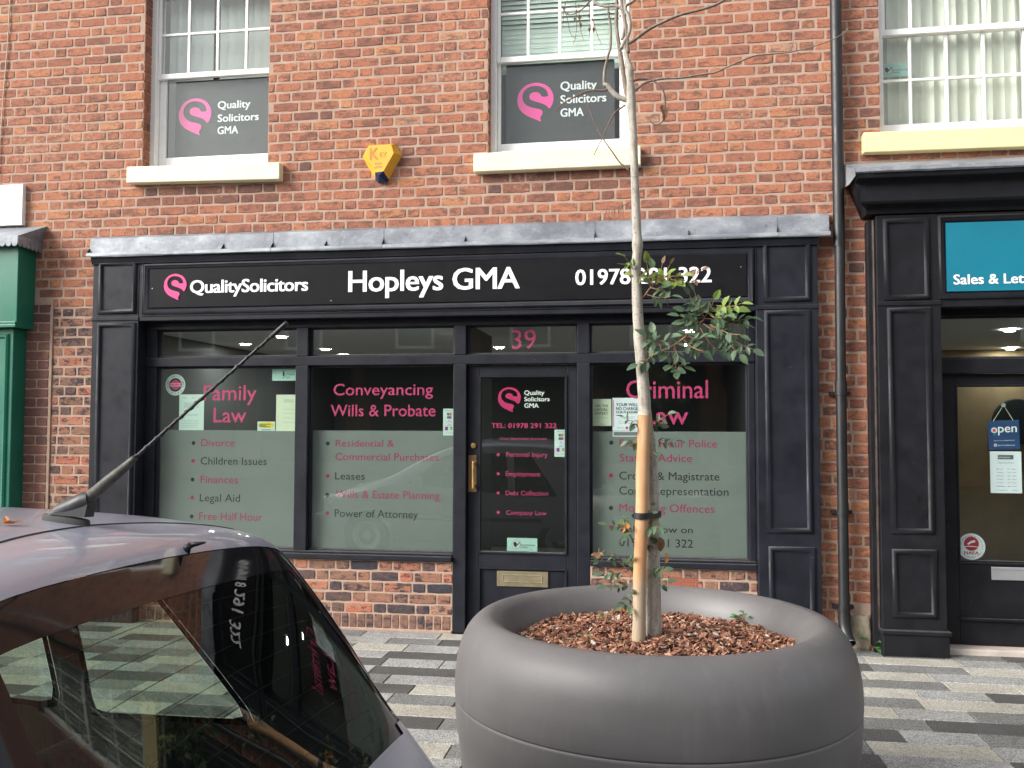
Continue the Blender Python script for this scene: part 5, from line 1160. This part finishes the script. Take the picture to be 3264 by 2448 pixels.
m_=MB(); 
c_ = on_mulch(1975,1955); 
for k in range(5): leaflet(m_,Vector(c_)+Vector((rnd.uniform(-.02,.02),0,.012)),Vector((rnd.uniform(-1,1),rnd.uniform(-.5,.5),.1)),Vector((0,-.6,1)),.04,rnd)
o=m_.build('dead_leaf',LM['o'],None,fix=False); tag(o,'curled orange dead leaf on the mulch left of the stake','leaf')

# ------------------------------------------------------------------ car
YC = -5.098
CPIV = Vector((-.995, YC, 1.332)); CRM = Matrix.Rotation(math.radians(1.4),3,'Z')@Matrix.Rotation(math.radians(-2.88),3,'X')
def wpl(x, y_, Y):
    """the same as wp, in the frame of the car, which leans to the kerb with the camber of the road"""
    c = CRM.transposed()@(CAM-CPIV)+CPIV; d = CRM.transposed()@(_f + _r2*((x-W0/2)/FPX) - _u2*((y_-H0/2)/FPX))
    return c + d*((Y-c.y)/d.y)
m, t, p = new_mat('silver_car_paint'); lw = pos_noise(t, 900, 2, .5)
c = ramp(t, lw, [(.35,(.31,.32,.39)),(.65,(.41,.42,.50))]).outputs[0]
g_ = t.nodes.new('ShaderNodeNewGeometry'); c = mixc(t, g_.outputs['Backfacing'], c, (.05,.05,.052)); t.links.new(c,p.inputs['Base Color'])
p.inputs['Metallic'].default_value=.22; p.inputs['Roughness'].default_value=.34; p.inputs['Coat Weight'].default_value=.6; p.inputs['Coat Roughness'].default_value=.03
dr = ramp(t, pos_noise(t, 30, 5, .7, None, 5), [(.5,(.30,)*3),(.75,(.5,)*3)]); t.links.new(dr.outputs[0],p.inputs['Roughness']); M_car = m
M_frit = simple('black_frit', (.008,.008,.009), .06, spec=.38)
M_trim = simple('dark_car_interior', (.035,.036,.038), .9)
M_seat = simple('grey_seat_fabric', (.06,.062,.07), .95, var=.2, nscale=50)
M_tyre = simple('tyre_rubber', (.02,.02,.02), .85); M_red = simple('red_lamp_plastic', (.40,.01,.012), .12, coat=1)
#        X     zt    zb    wb    wt    zl
ST = [(-4.40,.44,.40,.52,.42,.16),(-4.34,.62,.54,.66,.56,.12),(-4.20,.72,.62,.74,.64,.10),(-3.95,.80,.70,.79,.68,.10),(-3.60,.90,.78,.82,.69,.10),(-3.42,.98,.80,.83,.68,.10),(-3.10,1.165,.82,.84,.65,.10),(-2.75,1.325,.83,.845,.64,.10),(-2.45,1.392,.83,.85,.64,.10),
      (-2.0,1.422,.82,.855,.645,.10),(-1.6,1.418,.82,.855,.645,.10),(-1.35,1.406,.82,.853,.645,.10),(-1.20,1.392,.82,.852,.645,.10),(-1.09,1.375,.82,.85,.647,.10),(-1.03,1.354,.82,.848,.65,.10),(-.995,1.326,.82,.845,.655,.10),(-.93,1.250,.815,.84,.667,.10),(-.83,1.123,.81,.835,.685,.10),(-.73,.996,.80,.83,.705,.10),(-.64,.882,.775,.81,.718,.10),(-.57,.790,.70,.775,.70,.11),(-.535,.740,.66,.755,.69,.12),(-.50,.68,.60,.73,.67,.14),(-.475,.58,.52,.68,.62,.18),(-.46,.44,.42,.58,.52,.24)]
CT = cr(ST, 4)
def section(c):
    X, zt, zb, wb, wt, zl = c; hr = min(1,max(.12,(zt-zb)/.45)); ze = zt-.085*hr
    P = [(0,zl),(.6*wb,zl),(.93*wb,zl+.02),(wb*.995,zl+(zb-zl)*.32),(wb*1.004,zl+(zb-zl)*.72),(wb-.012,zb),(wb+(wt-wb)*.52,zb+(ze-zb)*.62),(wt+.012,ze),(wt-.035,zt-.085*(wt-.035)**2-.012*hr),(wt*.72,zt-.085*(wt*.72)**2),(wt*.38,zt-.085*(wt*.38)**2),(0,zt)]
    cnt = [1,2,2,3,2,4,5,4,3,3,3]; out=[]
    for i in range(len(P)-1):
        a=P[max(i-1,0)]; b=P[i]; c_=P[i+1]; d=P[min(i+2,len(P)-1)]
        for k in range(cnt[i]):
            t_=k/cnt[i]; out.append(tuple(.5*((2*q1)+(-q0+q2)*t_+(2*q0-5*q1+4*q2-q3)*t_*t_+(-q0+3*q1-3*q2+q3)*t_**3) for q0,q1,q2,q3 in zip(a,b,c_,d)))
    out.append(P[-1]); return out
secs = [section(c) for c in CT]; XS = [c[0] for c in CT]; ns = len(secs[0])
def car_shift(x, y):
    u = min(1,max(0,(x+1.02)/.40)); a = abs(y-YC); return u*u*(3-2*u)*(.035*a*a+4.4*max(0,min(a,.86)-.61)**2)
def car_z(x, y):
    x = x+car_shift(x,y)*.9; x = min(max(x,XS[0]),XS[-1]); y = abs(y-YC)
    for i in range(len(XS)-1):
        if XS[i] <= x <= XS[i+1]: break
    tt = (x-XS[i])/(XS[i+1]-XS[i]+1e-9); zz=[]
    for s_ in (secs[i],secs[i+1]):
        top = s_[-18:]
        for k in range(len(top)-1):
            if top[k+1][0] <= y <= top[k][0]: break
        a,b = top[k],top[k+1]; u = (y-a[0])/(b[0]-a[0]-1e-9); zz.append(a[1]+(b[1]-a[1])*min(1,max(0,u)))
    return zz[0]*(1-tt)+zz[1]*tt
def ray_on(fn, x, y_, z0):
    a = wpl(x,y_,-5.6); b = wpl(x,y_,-4.4); z = z0; d = b-a; lo, hi = 0.0, 1.0
    for _ in range(40):
        t_ = (lo+hi)/2; q = a+d*t_
        if q.z > fn(q.x,q.y): lo = t_
        else: hi = t_
    return a+d*lo, d
bm = bmesh.new(); rows=[]
for X, s_ in zip(XS, secs):
    L_ = [(y,z) for y,z in s_]; R_ = [(-y,z) for y,z in s_[::-1][1:]]
    rows.append([bm.verts.new((X-car_shift(X,YC+y),YC+y,z)) for y,z in L_+R_[:-1]])
nv = len(rows[0])
for i in range(len(rows)-1):
    for k in range(nv): bm.faces.new((rows[i][k],rows[i+1][k],rows[i+1][(k+1)%nv],rows[i][(k+1)%nv]))
bm.faces.new(rows[0]); bm.faces.new(rows[-1][::-1]); bmesh.ops.recalc_face_normals(bm, faces=bm.faces)
def chamfer(P, r):
    out=[]; n=len(P)
    for i in range(n):
        p0,p1,p2=Vector(P[i-1]),Vector(P[i]),Vector(P[(i+1)%n]); a=p1+(p0-p1).normalized()*r; b=p1+(p2-p1).normalized()*r; c=(a+b)/2*.42+p1*.58
        out += [tuple(a),tuple(c),tuple(b)] if r>.02 else [tuple(p1)]
    return out
def inset(P, d):
    n=len(P); ar=sum(P[i][0]*P[(i+1)%n][1]-P[(i+1)%n][0]*P[i][1] for i in range(n)); sg=1 if ar>0 else -1; out=[]
    for i in range(n):
        p0,p1,p2=Vector(P[i-1]),Vector(P[i]),Vector(P[(i+1)%n]); e1=(p1-p0).normalized(); e2=(p2-p1).normalized(); n1=Vector((-e1.y,e1.x))*sg; n2=Vector((-e2.y,e2.x))*sg
        k=(n1+n2); k = k/ (1+n1.dot(n2)); out.append(tuple(p1+k*d))
    return out
def cutter(P, axes, sel):
    n=len(P)
    for i in range(n):
        a=P[i]; b=P[(i+1)%n]; d=(b[0]-a[0],b[1]-a[1]); no=Vector((0,0,0)); no[axes[0]]=d[1]; no[axes[1]]=-d[0]; co=Vector((0,0,0)); co[axes[0]]=a[0]; co[axes[1]]=a[1]
        xs_=[q[axes[0]*0] for q in P]; lo=(min(q[0] for q in P)-.02,min(q[1] for q in P)-.02); hi=(max(q[0] for q in P)+.02,max(q[1] for q in P)+.02)
        fs=[f for f in bm.faces if sel(f) and lo[0]<f.calc_center_median()[axes[0]]<hi[0]+.0 and lo[1]<f.calc_center_median()[axes[1]]<hi[1]]
        # widen to every face touching the box
        fs=[f for f in bm.faces if sel(f) and max(v.co[axes[0]] for v in f.verts)>lo[0] and min(v.co[axes[0]] for v in f.verts)<hi[0] and max(v.co[axes[1]] for v in f.verts)>lo[1] and min(v.co[axes[1]] for v in f.verts)<hi[1]]
        ge=set(fs)|set(e for f in fs for e in f.edges)|set(v for f in fs for v in f.verts)
        bmesh.ops.bisect_plane(bm, geom=list(ge), plane_co=co, plane_no=no.normalized(), dist=1e-5)
def inside(P, x, y):
    c=False; n=len(P)
    for i in range(n):
        (x1,y1),(x2,y2)=P[i],P[(i+1)%n]
        if (y1>y)!=(y2>y) and x < (x2-x1)*(y-y1)/(y2-y1)+x1: c = not c
    return c
WIN = []    # (name, outer, inner, axes, selector)
def side_sel(sg): return lambda f: (f.calc_center_median().y-YC)*sg > .42 and f.calc_center_median().z > .70
for sg in (1,-1):
    for P_ in ([(-3.13,.885),(-2.68,1.235),(-2.50,1.275),(-2.50,.830)],[(-2.42,.82),(-2.42,1.275),(-1.83,1.28),(-1.78,.77)],[(-1.69,.750),(-1.73,1.27),(-1.50,1.25),(-1.14,.750)]):
        WIN.append(('side_window', chamfer(P_,.05), chamfer(inset(P_,.018),.05), (0,2), side_sel(sg)))
top_sel = lambda f: f.calc_center_median().z > .84 and f.normal.z > .05
PR_ = [(-1.002,YC-.632),(-.999,YC-.30),(-.998,YC),(-.999,YC+.30),(-1.002,YC+.632),(-.65,YC+.715),(-.59,YC+.59),(-.565,YC+.35),(-.56,YC),(-.565,YC-.35),(-.59,YC-.59),(-.65,YC-.715)]
PI_ = [(-.950,YC-.575),(-.942,YC-.28),(-.940,YC),(-.942,YC+.28),(-.950,YC+.575),(-.66,YC+.655),(-.615,YC+.55),(-.60,YC+.33),(-.595,YC),(-.60,YC-.33),(-.615,YC-.55),(-.66,YC-.655)]
WIN.append(('rear_window', PR_, PI_, (0,1), top_sel))
PW_ = [(-3.40,YC-.63),(-3.40,YC+.63),(-2.62,YC+.53),(-2.62,YC-.53)]
WIN.append(('windscreen', chamfer(PW_,.05), chamfer(inset(PW_,.03),.05), (0,1), top_sel))
for nm,Po,Pi,ax,sel in WIN: cutter(Po,ax,sel); cutter(Pi,ax,sel)
bm.normal_update()
groups={}; 
for f in bm.faces:
    c=f.calc_center_median(); key='body'
    for i,(nm,Po,Pi,ax,sel) in enumerate(WIN):
        if sel(f) and inside(Po,c[ax[0]],c[ax[1]]): key=(i,'in' if inside(Pi,c[ax[0]],c[ax[1]]) else 'rim')
    groups.setdefault(key,[]).append(f)
car = empty('car', (-1.0,YC,-.1), 'silver grey hatchback parked on the left with a spiral roof aerial', 'car')
# smooth vertex normals of the uncut surface, so glass and body shade as one skin
def sub(fs, name, mat, parent, push=0.0, thick=0.0):
    vm={}; v=[]; f2=[]
    for f in fs:
        idx=[]
        for q in f.verts:
            if q not in vm: vm[q]=len(v); v.append(q.co-q.normal*push)
            idx.append(vm[q])
        f2.append(idx)
    me=bpy.data.meshes.new(name); me.from_pydata([tuple(q) for q in v],[],f2); me.materials.append(mat); me.polygons.foreach_set('use_smooth',[True]*len(f2)); me.update()
    nr_=[None]*len(v)
    for q,i in vm.items(): nr_[i]=tuple(q.normal)
    me.normals_split_custom_set_from_vertices(nr_)
    return link(name, me, parent)
body = sub(groups['body'],'body',M_car,car)
for i,(nm,*_) in enumerate(WIN):
    wdw = sub(groups.get((i,'in'),[]), nm, M_carglass, car, .004)
    sub(groups.get((i,'rim'),[]), 'black_border', M_frit, wdw, .002)
    if nm=='rear_window': rear_w = wdw
bm.free()
# joints and trim following the skin
def skin_line(L, r=.0028, name='panel_gap', mat=M_trim, up=.0, parent=car, n=6):
    return MB().tube([(x,YC+y,car_z(x,YC+y)+up) for x,y in L],r,n).build(name,mat,parent,smooth=True)
skin_line([(-1.185+.075*abs(y_/.5)**2,y_) for y_ in [-.53+i/20*1.06 for i in range(21)]],.0026)
mb = MB()                                                # heater wires
for k in range(9):
    x = -.925+.033*k; mb.tube([(x,YC+y_,car_z(x,YC+y_)-.010) for y_ in [-.46+i*.92/10 for i in range(11)]],.0007,4)
mb.build('heater_line', simple('heater_brown',(.03,.018,.012),.7), rear_w)
wn = MB(); q0 = ray_on(car_z,592,1752,1.36)[0]
wn.tube([q0+Vector((0,0,-.01)),q0+Vector((.004,0,.006)),q0+Vector((.012,0,.010))],[.009,.0085,.007],14); wn.tube([q0+Vector((.006,0,.009)),q0+Vector((.030,.012,.014)),q0+Vector((.038,.016,.015))],[.007,.0035,.002],10); wn.build('washer_nozzle', M_plastic, car, smooth=True)
# aerial
B0,_ = ray_on(car_z,140,1642,1.42); B1,_ = ray_on(car_z,285,1650,1.42)
B0.y = B1.y = YC+.0; B0 = Vector((wpl(135,1640,YC).x,YC,0)); B1 = Vector((wpl(288,1650,YC).x,YC,0)); B0.z = car_z(B0.x,YC); B1.z = car_z(B1.x,YC)
ae = empty('x', (0,0,0), None, None); bpy.data.objects.remove(ae)
v=[]; f=[]; sN=14
mb = MB(); Lb=B1.x-B0.x
ring0=[(B0.x+Lb*(.5-.5*math.cos(2*math.pi*k/24)), YC+.015*math.sin(2*math.pi*k/24)) for k in range(24)]
mb.add([(x,y,car_z(x,y)-.004) for x,y in ring0]+[(x,y,car_z(x,y)+.010) for x,y in ring0]+[(B0.x+Lb*.5+(x-B0.x-Lb*.5)*.93,YC+(y-YC)*.85,car_z(x,y)+.014) for x,y in ring0],[(i+24*j,(i+1)%24+24*j,(i+1)%24+24*(j+1),i+24*(j+1)) for j in range(2) for i in range(24)]+[tuple(range(48,72))])
mb.build('aerial_gasket', simple('grey_rubber',(.014,.014,.014),.7), car, auto=40)
S0 = Vector((wpl(205,1622,YC).x,YC,wpl(140,1634,YC).z)); hub = wpl(278,1596,YC); hubR = .017
mb = MB(); mb.tube([(B0.x+Lb*.10,YC,B0.z+.006),wpl(190,1628,YC),wpl(235,1612,YC),wpl(272,1596,YC),wpl(290,1592,YC)],[.004,.015,.018,.020,.018],18)
hp=[]; mb.add([tuple(wpl(170,1640,YC)+Vector((0,s_*.014,0))) for s_ in (-1,1)]+[tuple(wpl(284,1648,YC)+Vector((0,s_*.017,0))) for s_ in (-1,1)]+[tuple(wpl(293,1600,YC)+Vector((0,s_*.015,0))) for s_ in (-1,1)]+[tuple(wpl(255,1604,YC)+Vector((0,s_*.016,0))) for s_ in (-1,1)],[(0,2,4,6),(1,7,5,3),(0,1,3,2),(2,3,5,4),(4,5,7,6),(6,7,1,0)])
mb.build('aerial_base', M_plastic, car, auto=50)
ax = [wpl(262,1600,YC),wpl(300,1572,YC),wpl(345,1533,YC),wpl(395,1492,YC),wpl(432,1457,YC)]
MB().tube(cr([tuple(q) for q in ax],4),[.0135,.0134,.0132,.013,.0128,.0126,.0124,.012,.0118,.0114,.011,.0105,.010,.0092,.0082,.0072,.0062],16).build('aerial_stem', simple('grimy_rubber',(.055,.052,.04),.6,var=.4,nscale=60), car, smooth=True)
A_ = wpl(432,1457,YC); B_ = wpl(915,1028,YC); mb = MB(); d = (B_-A_); L_=d.length; dn = d.normalized(); e1 = dn.cross(Vector((0,1,0))).normalized(); e2 = dn.cross(e1)
N_ = 90; core=[A_+d*(i/N_) for i in range(N_+1)]
mb.tube(core,[.0036-.0004*i/N_ if i < N_-9 else .0050 for i in range(N_+1)],10)
hel=[]
for i in range(260):
    u=i/259*.90; a__=u*15*2*math.pi; hel.append(A_+d*u+(e1*math.cos(a__)+e2*math.sin(a__))*.0030)
mb.tube(hel,.0022,6); mb.tube([B_-dn*.045,B_-dn*.004,B_],[.0050,.0050,.003],12); mb.build('aerial_mast', M_plastic, car, smooth=True)
# interior
def rbox(name,x0,x1,y0,y1,z0,z1,mat,bev=.05,rot=0,parent=car):
    o=MB().box(x0,x1,y0,y1,z0,z1).build(name,mat,parent,bevel=bev,seg=4); 
    if rot:
        c=Vector(((x0+x1)/2,(y0+y1)/2,z0)); o.data.transform(Matrix.Translation(c)@Matrix.Rotation(rot,4,'Y')@Matrix.Translation(-c))
    o.data.polygons.foreach_set('use_smooth',[True]*len(o.data.polygons)); return o
for s_ in (-.34,.34):
    st_=rbox('seat',-2.75,-2.28,YC+s_-.23,YC+s_+.23,.32,.47,M_seat,.05); rbox('backrest',-2.36,-2.22,YC+s_-.22,YC+s_+.22,.45,1.02,M_seat,.05,.22,st_); rbox('headrest',-2.20,-2.11,YC+s_-.12,YC+s_+.12,1.06,1.22,M_seat,.035,.1,st_)
rbox('rear_bench',-1.95,-1.50,YC-.58,YC+.58,.30,.46,M_seat,.05); rbox('rear_bench_back',-1.62,-1.50,YC-.57,YC+.57,.44,.80,M_seat,.04,.2)
MB().box(-1.45,-.80,YC-.60,YC+.60,.665,.680).build('parcel_shelf',M_trim,car,bevel=.004)
MB().box(-3.2,-.75,YC-.66,YC+.66,.14,.20).build('floor_pan',M_trim,car); rbox('dashboard',-3.35,-3.0,YC-.64,YC+.64,.60,.88,M_trim,.06)
mb=MB(); c0=Vector((-2.88,YC-.34,.90)); ps=[c0+Matrix.Rotation(math.radians(-25),3,'Y')@Vector((0,.185*math.cos(k/24*6.2832),.185*math.sin(k/24*6.2832))) for k in range(25)]; mb.tube(ps,.014,8); mb.tube([ps[0],c0,ps[12]],.012,6); mb.build('steering_wheel',M_plastic,car,smooth=True)
# wheels, lamps, mirrors, handles, bumpers
for wx_ in (-3.68,-1.12):
    for s_ in (-1,1):
        yo = YC+s_*.765; prof=[(.19,-.085),(.275,-.085),(.295,-.06),(.298,0),(.295,.06),(.275,.085),(.19,.085)]
        def wl(prof,name,mat,par,n=40):
            m_=MB(); v=[]
            for r_,w__ in prof:
                for k in range(n): a__=2*math.pi*k/n; v.append((wx_+r_*math.cos(a__), yo+w__*s_, .198+r_*math.sin(a__)))
            m_.add(v,[(i*n+k,i*n+(k+1)%n,(i+1)*n+(k+1)%n,(i+1)*n+k) for i in range(len(prof)-1) for k in range(n)]); return m_.build(name,mat,par,auto=40)
        ty=wl(prof,'tyre',M_tyre,car); wl([(.0,.062),(.05,.066),(.06,.05),(.15,.060),(.175,.082),(.192,.086)],'rim',M_alu,ty)
        wl([(.33,.058),(.0,.056)],'wheel_arch',M_trim,car); wl([(.325,.088),(.345,.094),(.365,.085),(.366,.06)],'arch_lip',M_car,car)
for s_ in (-1,1):
    mb=MB(); pts_=[(-.615,.58),(-.50,.655),(-.36,.60),(-.34,.50)]
    o_=MB(); 
    for (x0_,x1_,z0_,z1_) in ((-.60,-.36,.52,.80),):
        v=[]; 
        for x,z in ((-.80,.60),(-.70,.60),(-.62,.54),(-.60,.40),(-.68,.36),(-.78,.42)):
            v.append((x,z))
        o_.add([(x,YC+s_*(.795+(x+.60)*-.10),z) for x,z in v]+[(x,YC+s_*.60,z+.004) for x,z in v],[tuple(range(6)),tuple(range(6,12))[::-1]]+[(i,(i+1)%6,(i+1)%6+6,i+6) for i in range(6)])
    o_.build('tail_lamp',M_red,car,bevel=.012)
    rbox('door_mirror',-3.02,-2.92,YC+s_*.82-.02 if s_>0 else YC-.99,YC+.99 if s_>0 else YC-.80,.86,.99,M_car,.03)
    rbox('door_handle',-2.60,-2.44,YC+s_*.848-.012,YC+s_*.848+.012,.655,.682,M_car,.008)
    rbox('side_moulding',-3.2,-1.35,YC+s_*.852-.008,YC+s_*.852+.008,.42,.47,M_trim,.006)
    for xg in (-2.41,-1.67): MB().tube([(xg,YC+s_*(.846),.22),(xg,YC+s_*(.853),.45),(xg,YC+s_*(.850),.62)],.003,6).build('door_gap',M_trim,car)
    rbox('headlamp',-4.33,-4.05,YC+s_*.60-.13,YC+s_*.60+.13,.56,.70,M_alu,.04)
rbox('rear_bumper',-.68,-.48,YC-.60,YC+.60,.22,.42,M_car,.05); rbox('front_bumper',-4.47,-4.28,YC-.72,YC+.72,.16,.46,M_car,.05)
rbox('number_plate',-.482,-.474,YC-.26,YC+.26,.36,.47,simple('plate_yellow',(.70,.52,.04),.5),.003)
car.location = CRM@(car.location-CPIV)+CPIV; car.rotation_euler = CRM.to_euler(); bpy.context.view_layer.update()
def car_w(q): return CRM@(q-CPIV)+CPIV
# dead leaf and bird dropping on the roof
q,_ = ray_on(car_z,28,1675,1.42); q = car_w(q); m_=MB(); rnd=random.Random(3)
for k in range(6): leaflet(m_,q+Vector((rnd.uniform(-.008,.008),rnd.uniform(-.01,.01),.004)),Vector((rnd.uniform(-1,1),rnd.uniform(-1,1),.25)),Vector((0,-.5,1)),.022,rnd)
o=m_.build('dead_leaf',LM['o'],None,fix=False); tag(o,'small crumpled brown leaf on the car roof left of the aerial','leaf')
q,_ = ray_on(car_z,176,1652,1.42); q = car_w(q); m_=MB(); m_.lathe([(0,.003),(.006,.0025),(.0085,0)],tuple(q+Vector((0,0,.0005))),10); o=m_.build('bird_dropping',M_white,None); tag(o,'white speck of bird dropping beside the aerial base on the car roof','bird dropping')
